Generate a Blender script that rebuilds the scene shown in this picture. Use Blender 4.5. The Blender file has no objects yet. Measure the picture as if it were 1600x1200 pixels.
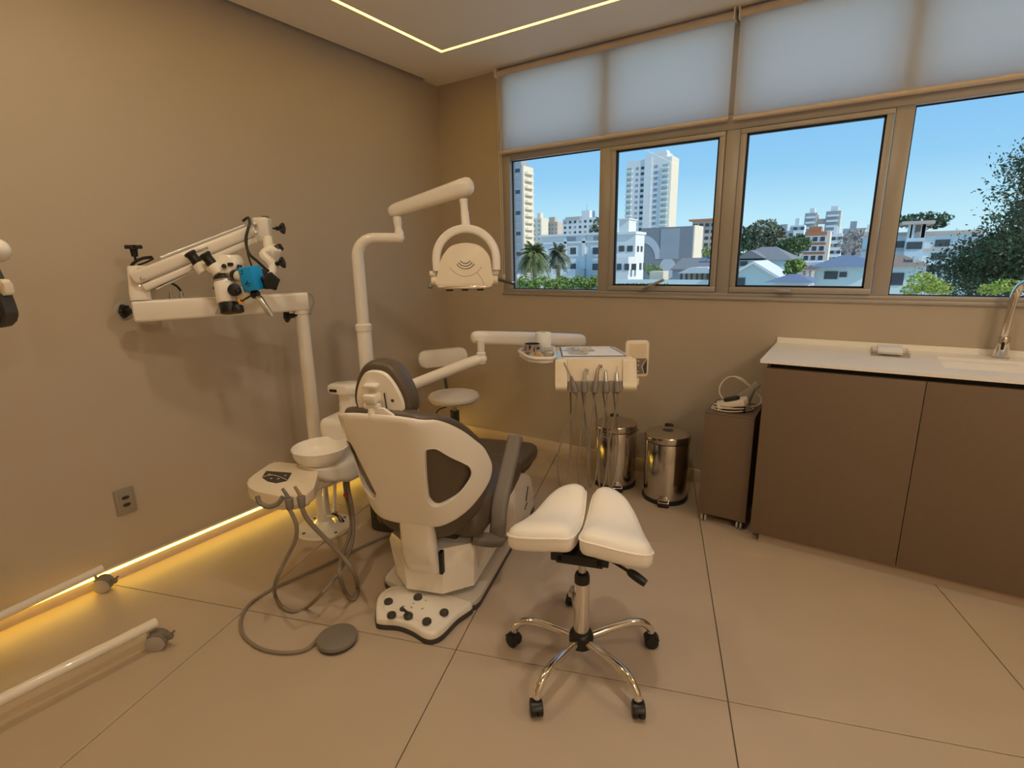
import bpy, bmesh, math, random
from mathutils import Vector, Matrix, noise

random.seed(7)
SC = bpy.context.scene
COL = SC.collection
PI = math.pi

# ------------------------------------------------------------------ camera
H = 1.36                                   # eye height
R_RIGHT = Vector((0.83881771, 0.54413141, -0.01748875))
R_UP = Vector((-0.11223654, 0.20427615, 0.97245782))
R_BACK = Vector((0.53271738, -0.81375197, 0.23242188))
cam_d = bpy.data.cameras.new('camera')
cam_d.sensor_width = 36.0
cam_d.lens = 18.319
cam_d.clip_start = 0.02
cam_d.clip_end = 3000
cam = bpy.data.objects.new('camera', cam_d)
COL.objects.link(cam)
cam.matrix_world = Matrix(((R_RIGHT.x, R_UP.x, R_BACK.x, 0), (R_RIGHT.y, R_UP.y, R_BACK.y, 0),
                           (R_RIGHT.z, R_UP.z, R_BACK.z, H), (0, 0, 0, 1)))
SC.camera = cam

# ------------------------------------------------------------------ exposure, sky, sun
SC.view_settings.view_transform = 'Standard'
SC.view_settings.look = 'None'
SC.view_settings.gamma = 1.0
SC.view_settings.use_curve_mapping = False
SC.view_settings.exposure = 0.0
SC.cycles.max_bounces = 10
SC.cycles.diffuse_bounces = 6
SC.cycles.glossy_bounces = 4
SC.cycles.transparent_max_bounces = 12
SC.cycles.transmission_bounces = 6
SC.cycles.use_denoising = True
SC.cycles.sample_clamp_indirect = 6.0
SC.cycles.caustics_reflective = False
SC.cycles.caustics_refractive = False

SKY = [(0.0, (0.62, 0.86, 0.95)), (0.06, (0.50, 0.80, 0.95)), (0.14, (0.30, 0.61, 0.90)),
       (0.26, (0.20, 0.50, 0.88)), (0.5, (0.17, 0.45, 0.84)), (1.0, (0.14, 0.38, 0.78))]
SKY_STRENGTH = 1.06
SUN_STRENGTH = 3.8
LED_WARM = (1.0, 0.60, 0.06)
CEIL_LED = 14.0            # emission of the ceiling line
BASE_LED = 17.0            # emission of the line over the baseboard
FILL_W = 8.5             # power of each added fill spot, out of view

FILL_COL = (1.0, 0.84, 0.62)

w = bpy.data.worlds.new('sky')
SC.world = w
w.use_nodes = True
nt = w.node_tree
for n in list(nt.nodes): nt.nodes.remove(n)
wo = nt.nodes.new('ShaderNodeOutputWorld')
bg = nt.nodes.new('ShaderNodeBackground')
tc = nt.nodes.new('ShaderNodeTexCoord')
sp = nt.nodes.new('ShaderNodeSeparateXYZ')
rp = nt.nodes.new('ShaderNodeValToRGB')
cr = rp.color_ramp
cr.elements[0].position = SKY[0][0]; cr.elements[0].color = SKY[0][1] + (1,)
cr.elements[1].position = 1.0; cr.elements[1].color = SKY[-1][1] + (1,)
for p, c in SKY[1:-1]:
    e = cr.elements.new(p); e.color = c + (1,)
nt.links.new(tc.outputs['Generated'], sp.inputs[0])
nt.links.new(sp.outputs['Z'], rp.inputs[0])
nt.links.new(rp.outputs[0], bg.inputs['Color'])
bg.inputs['Strength'].default_value = SKY_STRENGTH
nt.links.new(bg.outputs[0], wo.inputs[0])

sun_d = bpy.data.lights.new('sun', 'SUN')
sun_d.energy = SUN_STRENGTH
sun_d.angle = math.radians(0.6)
sun_d.color = (1.0, 0.93, 0.80)
sun = bpy.data.objects.new('sun', sun_d)
COL.objects.link(sun)
sun.rotation_euler = (-Vector((0.85, -0.17, 0.56))).to_track_quat('-Z', 'Y').to_euler()
sun.location = (20, -5, 12)

# ------------------------------------------------------------------ sight lines (pixel of the photo -> real point)
F_PX = 814.18
CAMP = Vector((0, 0, H))
def ray(x, y):
    return R_RIGHT * ((x - 800) / F_PX) - R_UP * ((y - 600) / F_PX) - R_BACK
def at(x, y, d):
    return CAMP + ray(x, y) * d
def atz(x, y, z=0.0):
    r = ray(x, y); return CAMP + r * ((z - H) / r.z)
def aty(x, y, Y):
    r = ray(x, y); return CAMP + r * (Y / r.y)

# ------------------------------------------------------------------ materials
MATS = {}
def mat(name, col, rough=0.5, metal=0.0, noise_amt=0.0, noise_scale=8.0, bump=0.0, bump_scale=200.0,
        emit=None, emit_s=0.0, trans=0.0, coat=0.0, spec=0.5, ior=1.45, rough_var=0.0):
    m = bpy.data.materials.new(name)
    m.use_nodes = True
    t = m.node_tree
    b = t.nodes['Principled BSDF']
    b.inputs['Base Color'].default_value = (*col, 1)
    b.inputs['Roughness'].default_value = rough
    b.inputs['Metallic'].default_value = metal
    b.inputs['Specular IOR Level'].default_value = spec
    b.inputs['IOR'].default_value = ior
    b.inputs['Coat Weight'].default_value = coat
    b.inputs['Transmission Weight'].default_value = trans
    if emit:
        b.inputs['Emission Color'].default_value = (*emit, 1)
        b.inputs['Emission Strength'].default_value = emit_s
    if noise_amt or bump or rough_var:
        c = t.nodes.new('ShaderNodeTexCoord')
    if noise_amt or rough_var:
        n = t.nodes.new('ShaderNodeTexNoise')
        n.inputs['Scale'].default_value = noise_scale
        n.inputs['Detail'].default_value = 6
        t.links.new(c.outputs['Object'], n.inputs['Vector'])
    if noise_amt:
        mx = t.nodes.new('ShaderNodeMix'); mx.data_type = 'RGBA'
        mx.inputs['A'].default_value = (*[max(0, v * (1 - noise_amt)) for v in col], 1)
        mx.inputs['B'].default_value = (*[min(1, v * (1 + noise_amt)) for v in col], 1)
        t.links.new(n.outputs['Fac'], mx.inputs['Factor'])
        t.links.new(mx.outputs['Result'], b.inputs['Base Color'])
    if rough_var:
        mr = t.nodes.new('ShaderNodeMapRange')
        mr.inputs['To Min'].default_value = max(0.02, rough - rough_var)
        mr.inputs['To Max'].default_value = min(1, rough + rough_var)
        t.links.new(n.outputs['Fac'], mr.inputs['Value'])
        t.links.new(mr.outputs['Result'], b.inputs['Roughness'])
    if bump:
        n2 = t.nodes.new('ShaderNodeTexNoise')
        n2.inputs['Scale'].default_value = bump_scale
        n2.inputs['Detail'].default_value = 3
        t.links.new(c.outputs['Object'], n2.inputs['Vector'])
        bp = t.nodes.new('ShaderNodeBump')
        bp.inputs['Strength'].default_value = bump
        bp.inputs['Distance'].default_value = 0.002
        t.links.new(n2.outputs['Fac'], bp.inputs['Height'])
        t.links.new(bp.outputs['Normal'], b.inputs['Normal'])
    MATS[name] = m
    return m

def emis(name, col, s):
    m = bpy.data.materials.new(name); m.use_nodes = True
    t = m.node_tree
    for n in list(t.nodes): t.nodes.remove(n)
    o = t.nodes.new('ShaderNodeOutputMaterial'); e = t.nodes.new('ShaderNodeEmission')
    e.inputs['Color'].default_value = (*col, 1); e.inputs['Strength'].default_value = s
    t.links.new(e.outputs[0], o.inputs[0])
    MATS[name] = m
    return m

WALL = mat('wall_paint', (0.49, 0.42, 0.335), 0.75, noise_amt=0.03, noise_scale=2.5, bump=0.06, bump_scale=160)
CEIL = mat('ceiling_paint', (0.90, 0.86, 0.80), 0.8, noise_amt=0.02, noise_scale=3)
DARK = mat('shadow_gap', (0.03, 0.026, 0.022), 0.9)  # near black: shade of the ceiling gap put into the slab colour
TILE = mat('porcelain_tile', (0.50, 0.405, 0.315), 0.42, noise_amt=0.07, noise_scale=5, bump=0.03, bump_scale=60, rough_var=0.08)
GROUT = mat('grout', (0.25, 0.19, 0.14), 0.9)
BASEB = mat('baseboard_paint', (0.66, 0.55, 0.44), 0.5)
ALU = mat('window_frame_paint', (0.42, 0.385, 0.35), 0.4, metal=0.25)
RUBBER = mat('black_gasket', (0.012, 0.012, 0.013), 0.6)
WHITEP = mat('white_plastic', (0.86, 0.81, 0.75), 0.25, coat=0.3, noise_amt=0.015, noise_scale=14)
WHITEM = mat('white_metal', (0.82, 0.77, 0.71), 0.22, coat=0.5, noise_amt=0.02, noise_scale=20)
CREAM = mat('cream_plastic', (0.80, 0.70, 0.56), 0.3, noise_amt=0.015, noise_scale=12)
BASEM = mat('base_plate_paint', (0.62, 0.57, 0.52), 0.4, bump=0.1, bump_scale=400)
GREYP = mat('grey_plastic', (0.20, 0.175, 0.155), 0.5, bump=0.08, bump_scale=500)
GREYL = mat('light_grey_plastic', (0.42, 0.39, 0.36), 0.45)
HOSE = mat('hose_rubber', (0.24, 0.20, 0.16), 0.55)
CABLE = mat('white_cable', (0.70, 0.62, 0.52), 0.5)
BROWN = mat('brown_leather', (0.105, 0.078, 0.055), 0.42, noise_amt=0.12, noise_scale=30, bump=0.15, bump_scale=350)
SEATW = mat('white_leather', (0.90, 0.86, 0.82), 0.42, noise_amt=0.02, noise_scale=20, bump=0.15, bump_scale=300)
CHROME = mat('chrome', (0.78, 0.75, 0.72), 0.09, metal=1.0, noise_amt=0.03, noise_scale=30)
STEEL = mat('brushed_steel', (0.58, 0.54, 0.50), 0.17, metal=1.0, noise_amt=0.05, noise_scale=15, rough_var=0.05)
SILVER = mat('silver_metal', (0.55, 0.54, 0.53), 0.35, metal=0.9)
BLACK = mat('black_plastic', (0.013, 0.012, 0.012), 0.38)
CHARC = mat('charcoal_plastic', (0.055, 0.05, 0.045), 0.45)
BLUE = mat('blue_plastic', (0.008, 0.33, 0.85), 0.35)
ORANGE = mat('amber_plastic', (0.75, 0.38, 0.05), 0.35)
QUARTZ = mat('white_quartz', (0.90, 0.88, 0.86), 0.3, noise_amt=0.02, noise_scale=60)
LAMIN = mat('brown_laminate', (0.175, 0.122, 0.082), 0.5, noise_amt=0.07, noise_scale=40, bump=0.06, bump_scale=300)
PLINTH = mat('plinth_laminate', (0.46, 0.36, 0.28), 0.45)
PAPER = mat('white_paper', (0.86, 0.86, 0.87), 0.9)
FABGR = mat('grey_fabric', (0.40, 0.35, 0.30), 0.9, bump=0.3, bump_scale=400)
SOCK = mat('socket_plastic', (0.30, 0.26, 0.22), 0.4)
REDP = mat('red_plastic', (0.5, 0.05, 0.02), 0.4)
PINKG = mat('tile_pink', (0.5, 0.4, 0.35), 0.5)
LEDC = emis('led_ceiling', LED_WARM, CEIL_LED)
LEDB = emis('led_base', LED_WARM, BASE_LED)
FILL_GLOW = emis('fill_spot_glow', (1.0, 0.82, 0.6), 6.0)  # lens glow of the added fill spots

def glass_mat(name, tint=(0.97, 0.99, 0.99), refl=0.04):
    m = bpy.data.materials.new(name); m.use_nodes = True
    t = m.node_tree
    for n in list(t.nodes): t.nodes.remove(n)
    o = t.nodes.new('ShaderNodeOutputMaterial')
    tr = t.nodes.new('ShaderNodeBsdfTransparent'); tr.inputs[0].default_value = (*tint, 1)
    gl = t.nodes.new('ShaderNodeBsdfGlossy'); gl.inputs['Roughness'].default_value = 0.02
    lw = t.nodes.new('ShaderNodeFresnel'); lw.inputs['IOR'].default_value = 1.35
    mx = t.nodes.new('ShaderNodeMixShader')
    ge = t.nodes.new('ShaderNodeNewGeometry'); iv = t.nodes.new('ShaderNodeMath'); iv.operation = 'SUBTRACT'; iv.inputs[0].default_value = 1.0
    ml = t.nodes.new('ShaderNodeMath'); ml.operation = 'MULTIPLY'
    t.links.new(ge.outputs['Backfacing'], iv.inputs[1]); t.links.new(lw.outputs[0], ml.inputs[0]); t.links.new(iv.outputs[0], ml.inputs[1])
    t.links.new(ml.outputs[0], mx.inputs[0])
    t.links.new(tr.outputs[0], mx.inputs[1]); t.links.new(gl.outputs[0], mx.inputs[2])
    t.links.new(mx.outputs[0], o.inputs[0])
    MATS[name] = m
    return m
GLASS = glass_mat('window_glass')
ACRYL = glass_mat('clear_acrylic', (0.93, 0.92, 0.90))

def blind_mat():
    m = bpy.data.materials.new('roller_blind_fabric'); m.use_nodes = True
    t = m.node_tree
    for n in list(t.nodes): t.nodes.remove(n)
    o = t.nodes.new('ShaderNodeOutputMaterial')
    d = t.nodes.new('ShaderNodeBsdfDiffuse'); d.inputs[0].default_value = (0.80, 0.76, 0.70, 1)
    tl = t.nodes.new('ShaderNodeBsdfTranslucent'); tl.inputs[0].default_value = (0.98, 0.97, 0.94, 1)
    c = t.nodes.new('ShaderNodeTexCoord')
    n = t.nodes.new('ShaderNodeTexNoise'); n.inputs['Scale'].default_value = 700
    t.links.new(c.outputs['Object'], n.inputs['Vector'])
    bp = t.nodes.new('ShaderNodeBump'); bp.inputs['Strength'].default_value = 0.1
    t.links.new(n.outputs['Fac'], bp.inputs['Height'])
    t.links.new(bp.outputs['Normal'], d.inputs['Normal'])
    mx = t.nodes.new('ShaderNodeMixShader'); mx.inputs[0].default_value = 0.76
    t.links.new(d.outputs[0], mx.inputs[1]); t.links.new(tl.outputs[0], mx.inputs[2])
    t.links.new(mx.outputs[0], o.inputs[0])
    return m
BLIND = blind_mat()

# ------------------------------------------------------------------ geometry helpers
def V(*a): return Vector(a)
class B:
    """collects shapes into one bmesh"""
    def __init__(s): s.bm = bmesh.new()
    def _bevel(s, geom_edges, w, seg):
        if w > 0 and geom_edges:
            bmesh.ops.bevel(s.bm, geom=list(geom_edges), offset=w, segments=seg, affect='EDGES', profile=0.5, clamp_overlap=True)
    def box(s, c, size, bev=0.0, seg=2, rot=None):
        r = bmesh.ops.create_cube(s.bm, size=1.0)
        vs = r['verts']
        M = Matrix.Translation(Vector(c)) @ (rot.to_4x4() if rot else Matrix()) @ Matrix.Diagonal((*size, 1))
        bmesh.ops.transform(s.bm, matrix=M, verts=vs)
        es = {e for v in vs for e in v.link_edges}
        s._bevel(es, bev, seg)
        return s
    def span(s, a, b, bev=0.0, seg=2):
        a = Vector(a); b = Vector(b)
        return s.box((a + b) / 2, [abs(x) for x in (b - a)], bev, seg)
    def ring(s, pts): return [s.bm.verts.new(p) for p in pts]
    def bridge(s, r0, r1, closed=True):
        n = len(r0)
        for i in range(n if closed else n - 1):
            j = (i + 1) % n
            try: s.bm.faces.new((r0[i], r0[j], r1[j], r1[i]))
            except ValueError: pass
    def cap(s, r, flip=False):
        try: s.bm.faces.new(list(reversed(r)) if flip else r)
        except ValueError: pass
    def loft(s, rings, cap0=True, cap1=True):
        rs = [s.ring(r) for r in rings]
        for a, b in zip(rs, rs[1:]): s.bridge(a, b)
        if cap0: s.cap(rs[0], True)
        if cap1: s.cap(rs[-1])
        return s
    def cyl(s, a, b, r0, r1=None, n=20, bev=0.0, cap=True):
        a = Vector(a); b = Vector(b); r1 = r0 if r1 is None else r1
        d = (b - a); L = d.length; z = d.normalized()
        x = z.orthogonal().normalized(); y = z.cross(x)
        def c(p, r): return [p + x * (r * math.cos(2 * PI * i / n)) + y * (r * math.sin(2 * PI * i / n)) for i in range(n)]
        if bev > 0:
            rings = [c(a, r0 - bev), c(a + z * bev * .3, r0 - bev * .3), c(a + z * bev, r0), c(b - z * bev, r1), c(b - z * bev * .3, r1 - bev * .3), c(b, r1 - bev)]
        else: rings = [c(a, r0), c(b, r1)]
        return s.loft(rings, cap, cap)
    def lathe(s, prof, c=(0, 0, 0), axis=(0, 0, 1), n=28, cap=True):
        c = Vector(c); z = Vector(axis).normalized()
        x = z.orthogonal().normalized() if abs(z.z) < 0.999 else Vector((1, 0, 0)); y = z.cross(x)
        rings = [[c + z * h + x * (max(r, 1e-4) * math.cos(2 * PI * i / n)) + y * (max(r, 1e-4) * math.sin(2 * PI * i / n)) for i in range(n)] for r, h in prof]
        return s.loft(rings, cap, cap)
    def tube(s, pts, r, n=10, smooth=0, cap=True):
        pts = [Vector(p) for p in pts]
        if smooth: pts = crom(pts, smooth)
        m = len(pts)
        rr = r if callable(r) else (lambda t: r)
        prev = None; rings = []
        for i, p in enumerate(pts):
            d = (pts[min(i + 1, m - 1)] - pts[max(i - 1, 0)])
            if d.length < 1e-9: d = Vector((0, 0, 1))
            d.normalize()
            if prev is None: x = d.orthogonal().normalized()
            else:
                x = prev - d * prev.dot(d)
                x = x.normalized() if x.length > 1e-6 else d.orthogonal().normalized()
            prev = x; y = d.cross(x)
            q = rr(i / max(1, m - 1))
            rings.append([p + x * (q * math.cos(2 * PI * k / n)) + y * (q * math.sin(2 * PI * k / n)) for k in range(n)])
        return s.loft(rings, cap, cap)
    def sweep(s, pts, prof, side, smooth=0):
        """sweep a closed 2D profile (u along 'side', v along normal) along pts"""
        pts = [Vector(p) for p in pts]
        if smooth: pts = crom(pts, smooth)
        m = len(pts); rings = []
        for i, p in enumerate(pts):
            d = (pts[min(i + 1, m - 1)] - pts[max(i - 1, 0)]).normalized()
            x = Vector(side); x = (x - d * x.dot(d)).normalized(); y = d.cross(x)
            rings.append([p + x * u + y * v for u, v in prof])
        return s.loft(rings)
    def prism(s, pts2, z0, z1, frame=None, bev=0.0, seg=2):
        """extrude polygon (x,y) from z0 to z1; frame = Matrix"""
        f = frame or Matrix()
        a = s.ring([f @ Vector((x, y, z0)) for x, y in pts2])
        b = s.ring([f @ Vector((x, y, z1)) for x, y in pts2])
        s.bridge(a, b); s.cap(a, True); s.cap(b)
        if bev:
            es = set()
            for r in (a, b):
                for i in range(len(r)):
                    e = s.bm.edges.get((r[i], r[(i + 1) % len(r)]))
                    if e: es.add(e)
            s._bevel(es, bev, seg)
        return s
    def ball(s, c, rad, rot=None, u=20, v=12):
        r = bmesh.ops.create_uvsphere(s.bm, u_segments=u, v_segments=v, radius=1.0)
        rad = rad if isinstance(rad, (tuple, list)) else (rad,) * 3
        M = Matrix.Translation(Vector(c)) @ (rot.to_4x4() if rot else Matrix()) @ Matrix.Diagonal((*rad, 1))
        bmesh.ops.transform(s.bm, matrix=M, verts=r['verts'])
        return s
    def quad(s, a, b, c, d):
        s.bm.faces.new([s.bm.verts.new(p) for p in (a, b, c, d)]); return s
    def pillow(s, outline, prof, frame=None, zfun=None):
        """outline: 2D pts; prof: list of (scale, z) rings; last ring capped"""
        f = frame or Matrix()
        cx = sum(p[0] for p in outline) / len(outline); cy = sum(p[1] for p in outline) / len(outline)
        rings = []
        for k, z in prof:
            rings.append([f @ Vector((cx + (x - cx) * k, cy + (y - cy) * k, z + (zfun(cx + (x - cx) * k, cy + (y - cy) * k) if zfun else 0))) for x, y in outline])
        return s.loft(rings)
    def make(s, name, m, parent=None, angle=38, flat=False, **props):
        bmesh.ops.recalc_face_normals(s.bm, faces=s.bm.faces)
        me = bpy.data.meshes.new(name)
        s.bm.to_mesh(me); s.bm.free()
        if not flat:
            for p in me.polygons: p.use_smooth = True
            me.set_sharp_from_angle(angle=math.radians(angle))
        ms = m if isinstance(m, (list, tuple)) else [m]
        for q in ms: me.materials.append(q)
        o = bpy.data.objects.new(name, me)
        COL.objects.link(o)
        if parent: o.parent = parent
        for k, v in props.items(): o[k] = v
        return o

def crom(pts, k):
    out = []; n = len(pts)
    for i in range(n - 1):
        p0 = pts[max(i - 1, 0)]; p1 = pts[i]; p2 = pts[i + 1]; p3 = pts[min(i + 2, n - 1)]
        for j in range(k):
            t = j / k; t2 = t * t; t3 = t2 * t
            out.append(0.5 * ((2 * p1) + (p2 - p0) * t + (2 * p0 - 5 * p1 + 4 * p2 - p3) * t2 + (3 * p1 - p0 - 3 * p2 + p3) * t3))
    out.append(pts[-1]); return out
def crom2(pts, k):
    """closed smooth 2D outline"""
    out = []; n = len(pts); P = [Vector((x, y, 0)) for x, y in pts]
    for i in range(n):
        p0 = P[i - 1]; p1 = P[i]; p2 = P[(i + 1) % n]; p3 = P[(i + 2) % n]
        for j in range(k):
            t = j / k; t2 = t * t; t3 = t2 * t
            q = 0.5 * ((2 * p1) + (p2 - p0) * t + (2 * p0 - 5 * p1 + 4 * p2 - p3) * t2 + (3 * p1 - p0 - 3 * p2 + p3) * t3)
            out.append((q.x, q.y))
    return out
def rrect(w, h, r, n=4):
    out = []
    for cx, cy, a0 in ((w / 2 - r, h / 2 - r, 0), (-w / 2 + r, h / 2 - r, 90), (-w / 2 + r, -h / 2 + r, 180), (w / 2 - r, -h / 2 + r, 270)):
        for i in range(n + 1):
            a = math.radians(a0 + 90 * i / n); out.append((cx + r * math.cos(a), cy + r * math.sin(a)))
    return out
def roundpoly(pts, r, n=4):
    """round the corners of a 2D polygon"""
    out = []; m = len(pts)
    for i in range(m):
        p = Vector((*pts[i], 0)); a = Vector((*pts[i - 1], 0)); b = Vector((*pts[(i + 1) % m], 0))
        da = (a - p); db = (b - p); q = min(r, da.length * .45, db.length * .45)
        pa = p + da.normalized() * q; pb = p + db.normalized() * q
        for k in range(n + 1):
            t = k / n; v = pa * (1 - t) ** 2 + p * 2 * t * (1 - t) + pb * t * t
            out.append((v.x, v.y))
    return out
def frameM(o, x, y):
    """matrix with origin o, x axis x, y axis ~y"""
    x = Vector(x).normalized(); z = x.cross(Vector(y)).normalized(); y = z.cross(x)
    o = Vector(o)
    return Matrix(((x.x, y.x, z.x, o.x), (x.y, y.y, z.y, o.y), (x.z, y.z, z.z, o.z), (0, 0, 0, 1)))

def thing(name, label, cat, loc=(0, 0, 0), rz=0.0, group=None):
    o = bpy.data.objects.new(name, None)
    o.empty_display_size = 0.1
    COL.objects.link(o)
    o.location = loc; o.rotation_euler = (0, 0, rz)
    o['label'] = label; o['category'] = cat
    if group: o['group'] = group
    return o
def tag(o, label, cat, group=None):
    o['label'] = label; o['category'] = cat
    if group: o['group'] = group
    return o
def struct(o):
    o['kind'] = 'structure'; return o
def dup_tree(o, parent=None):
    c = o.copy(); COL.objects.link(c); c.parent = parent
    for ch in list(o.children): dup_tree(ch, c)
    return c
def shift(me_obj, base):
    """turn a mesh authored in world coordinates into coordinates local to base"""
    me_obj.data.transform(Matrix.Translation(-Vector(base)))
    return me_obj
class World:
    """thing whose parts are authored in world coordinates"""
    def __init__(s, name, label, cat, base, group=None):
        s.base = Vector(base); s.e = thing(name, label, cat, base, 0, group)
    def part(s, b, name, m, parent=None, **k):
        o = b.make(name, m, None, **k)
        o.data.transform(Matrix.Translation(-s.base))
        o.parent = parent or s.e
        return o
def text_mesh(txt, size, name, m, M, parent, extrude=0.0004, align='CENTER'):
    c = bpy.data.curves.new(name, 'FONT'); c.body = txt; c.size = size; c.extrude = extrude
    c.align_x = align; c.align_y = 'CENTER'
    t = bpy.data.objects.new(name + '_tmp', c); COL.objects.link(t)
    dg = bpy.context.evaluated_depsgraph_get()
    me = bpy.data.meshes.new_from_object(t.evaluated_get(dg))
    bpy.data.objects.remove(t)
    me.transform(M); me.materials.clear(); me.materials.append(m)
    o = bpy.data.objects.new(name, me); COL.objects.link(o); o.parent = parent
    return o
# ================================================================== ROOM
XL, XR, YB, YF, ZC = -2.635, 2.60, 3.13, -1.75, 2.5555
WT = 0.16
# floor: tiles laid on a slab, joints recessed
floor = struct(B().span((XL - WT, YF - WT, -0.16), (XR + WT, YB + WT, -0.010)).make('floor', GROUT, flat=True))
TA = math.radians(17.68); TS = 0.9115; TJ = 0.0034
tu = Vector((math.cos(TA), math.sin(TA))); tv = Vector((-math.sin(TA), math.cos(TA)))
q0 = atz(1137.5, 1095.6); T0 = Vector((q0.x, q0.y))
def clip(poly, ax, lim, keep_less):
    out = []
    for i in range(len(poly)):
        a, b = poly[i], poly[(i + 1) % len(poly)]
        ia = (a[ax] <= lim) == keep_less; ib = (b[ax] <= lim) == keep_less
        if ia: out.append(a)
        if ia != ib:
            t = (lim - a[ax]) / (b[ax] - a[ax]); out.append(a + (b - a) * t)
    return out
for i in range(-6, 8):
    for j in range(-6, 8):
        g = TJ / 2
        c = [T0 + tu * (TS * (i + a)) + tv * (TS * (j + b)) + tu * sa * g + tv * sb * g
             for a, b, sa, sb in ((0, 0, 1, 1), (1, 0, -1, 1), (1, 1, -1, -1), (0, 1, 1, -1))]
        for ax, lim, k in ((0, XR - .002, True), (0, XL + .002, False), (1, YB - .002, True), (1, YF + .002, False)):
            c = clip(c, ax, lim, k)
            if len(c) < 3: break
        if len(c) < 3: continue
        area = abs(sum(c[q].x * c[(q + 1) % len(c)].y - c[(q + 1) % len(c)].x * c[q].y for q in range(len(c)))) / 2
        if area < 0.002: continue
        B().prism([(p.x, p.y) for p in c], -0.010, 0.0, bev=0.0012, seg=1).make('tile', TILE, floor, flat=True)

# walls
struct(B().span((XL - WT, YF - WT, -0.01), (XL, YB + WT, 2.72)).make('wall_left', WALL, flat=True))
struct(B().span((XR, YF - WT, -0.01), (XR + WT, YB + WT, 2.72)).make('wall_right', WALL, flat=True))
struct(B().span((XL, YF - WT, -0.01), (XR, YF, 2.72)).make('wall_front', WALL, flat=True))
WX0, WX1, WZ0, WZ1 = -2.105, 0.862, 1.131, 2.556
wb = B()
wb.span((XL, YB, -0.01), (WX0, YB + WT, 2.72)); wb.span((WX1, YB, -0.01), (XR, YB + WT, 2.72))
wb.span((WX0, YB, -0.01), (WX1, YB + WT, WZ0)); wb.span((WX0, YB, WZ1), (WX1, YB + WT, 2.72))
struct(wb.make('wall_back', WALL, flat=True))
# baseboards
struct(B().span((XL, YF, 0.0), (XL + 0.016, YB, 0.046), bev=.002).make('baseboard_left', BASEB))
struct(B().span((XL + 0.016, YB - 0.016, 0.0), (-0.30, YB, 0.082), bev=.002).make('baseboard_back', BASEB))

# ceiling: suspended boards, a groove for the light line, a shadow gap along the left wall
LX0, LX1, LY0, LY1 = -2.199, 2.12, -1.27, 2.667     # light line rectangle (centre of the groove)
GW = 0.011
cb = B(); zc0, zc1 = ZC, 2.60
XG = XL + 0.035
def board(x0, y0, x1, y1): cb.span((x0, y0, zc0), (x1, y1, zc1))
board(XG, YF, LX0 - GW, YB); board(LX1 + GW, YF, XR, YB)
board(LX0 - GW, YF, LX1 + GW, LY0 - GW); board(LX0 - GW, LY1 + GW, LX1 + GW, YB)
board(LX0 + GW, LY0 + GW, LX1 - GW, LY1 - GW)
board(XL, YB - 0.14, XG, YB)
struct(cb.make('ceiling', CEIL, flat=True))
struct(B().span((XL, YF, 2.61), (XR, YB, 2.72)).make('ceiling_slab', DARK, flat=True))
cl = thing('ceiling_light', 'warm light line recessed in the ceiling as a rectangle', 'light', (LX0, LY1, ZC))
def strip(a, b):
    o = B().span(a, b).make('light_strip', LEDC, None, flat=True); shift(o, (LX0, LY1, ZC)); o.parent = cl
zs = ZC + 0.003
strip((LX0 - GW, LY0 + GW, zs), (LX0 + GW, LY1 - GW, zs + .01)); strip((LX1 - GW, LY0 + GW, zs), (LX1 + GW, LY1 - GW, zs + .01))
strip((LX0 - GW, LY1 - GW, zs), (LX1 + GW, LY1 + GW, zs + .01)); strip((LX0 - GW, LY0 - GW, zs), (LX1 + GW, LY0 + GW, zs + .01))

# warm line over the left baseboard: a small profile whose face looks out and down
bl = thing('baseboard_light', 'warm glowing light line running along the top of the left baseboard', 'light', (XL, YF, 0.046))
hb = B()
hb.prism([(0, 0.002), (0.010, 0.002), (0.017, 0.014), (0.017, 0.018), (0, 0.018)], 0, YB - YF - 0.02, Matrix(((1, 0, 0, 0), (0, 0, 1, 0), (0, 1, 0, 0), (0, 0, 0, 1))))
hb.make('light_profile', BASEB, bl, flat=True)
eb = B()
eb.prism([(0.0105, 0.001), (0.0165, 0.001), (0.0195, 0.010), (0.0175, 0.0132)], 0, YB - YF - 0.03, Matrix(((1, 0, 0, 0), (0, 0, 1, 0.005), (0, 1, 0, 0), (0, 0, 0, 1))))
eb.make('light_strip', LEDB, bl, flat=True)

# unseen ceiling spots added as fill, to brighten the room
for k, (x, y, lab) in enumerate([(-1.75, 0.62, 'added round fill spot near the left wall, over the mobile stand'), (-0.45, 1.0, 'added round fill spot ahead of and above the viewer'),
                            (1.85, -0.35, 'added round fill spot behind the viewer near the right wall'), (1.75, -1.15, 'added round fill spot in the rear right corner'), (1.45, 1.75, 'added round fill spot over the right end of the worktop')]):
    d = thing('fill_spot', lab, 'light', (x, y, ZC), 0, 'added fill spots out of view')
    B().lathe([(0.046, -0.001), (0.056, -0.001), (0.058, -0.004), (0.054, -0.006), (0.047, -0.005)], n=24).make('trim_ring', WHITEP, d)
    B().lathe([(0.001, -0.002), (0.045, -0.002), (0.045, -0.0015), (0.001, -0.0015)], n=24).make('lens', FILL_GLOW, d)
    ld = bpy.data.lights.new('fill_spot_lamp', 'AREA'); ld.energy = FILL_W * (2.2 if y < 0 else 0.75 if x < -1 else 1.1); ld.color = FILL_COL
    ld.shape = 'DISK'; ld.size = 0.12
    lo = bpy.data.objects.new('fill_spot_lamp', ld); COL.objects.link(lo); lo.parent = d; lo.location = (0, 0, -0.012)

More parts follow.
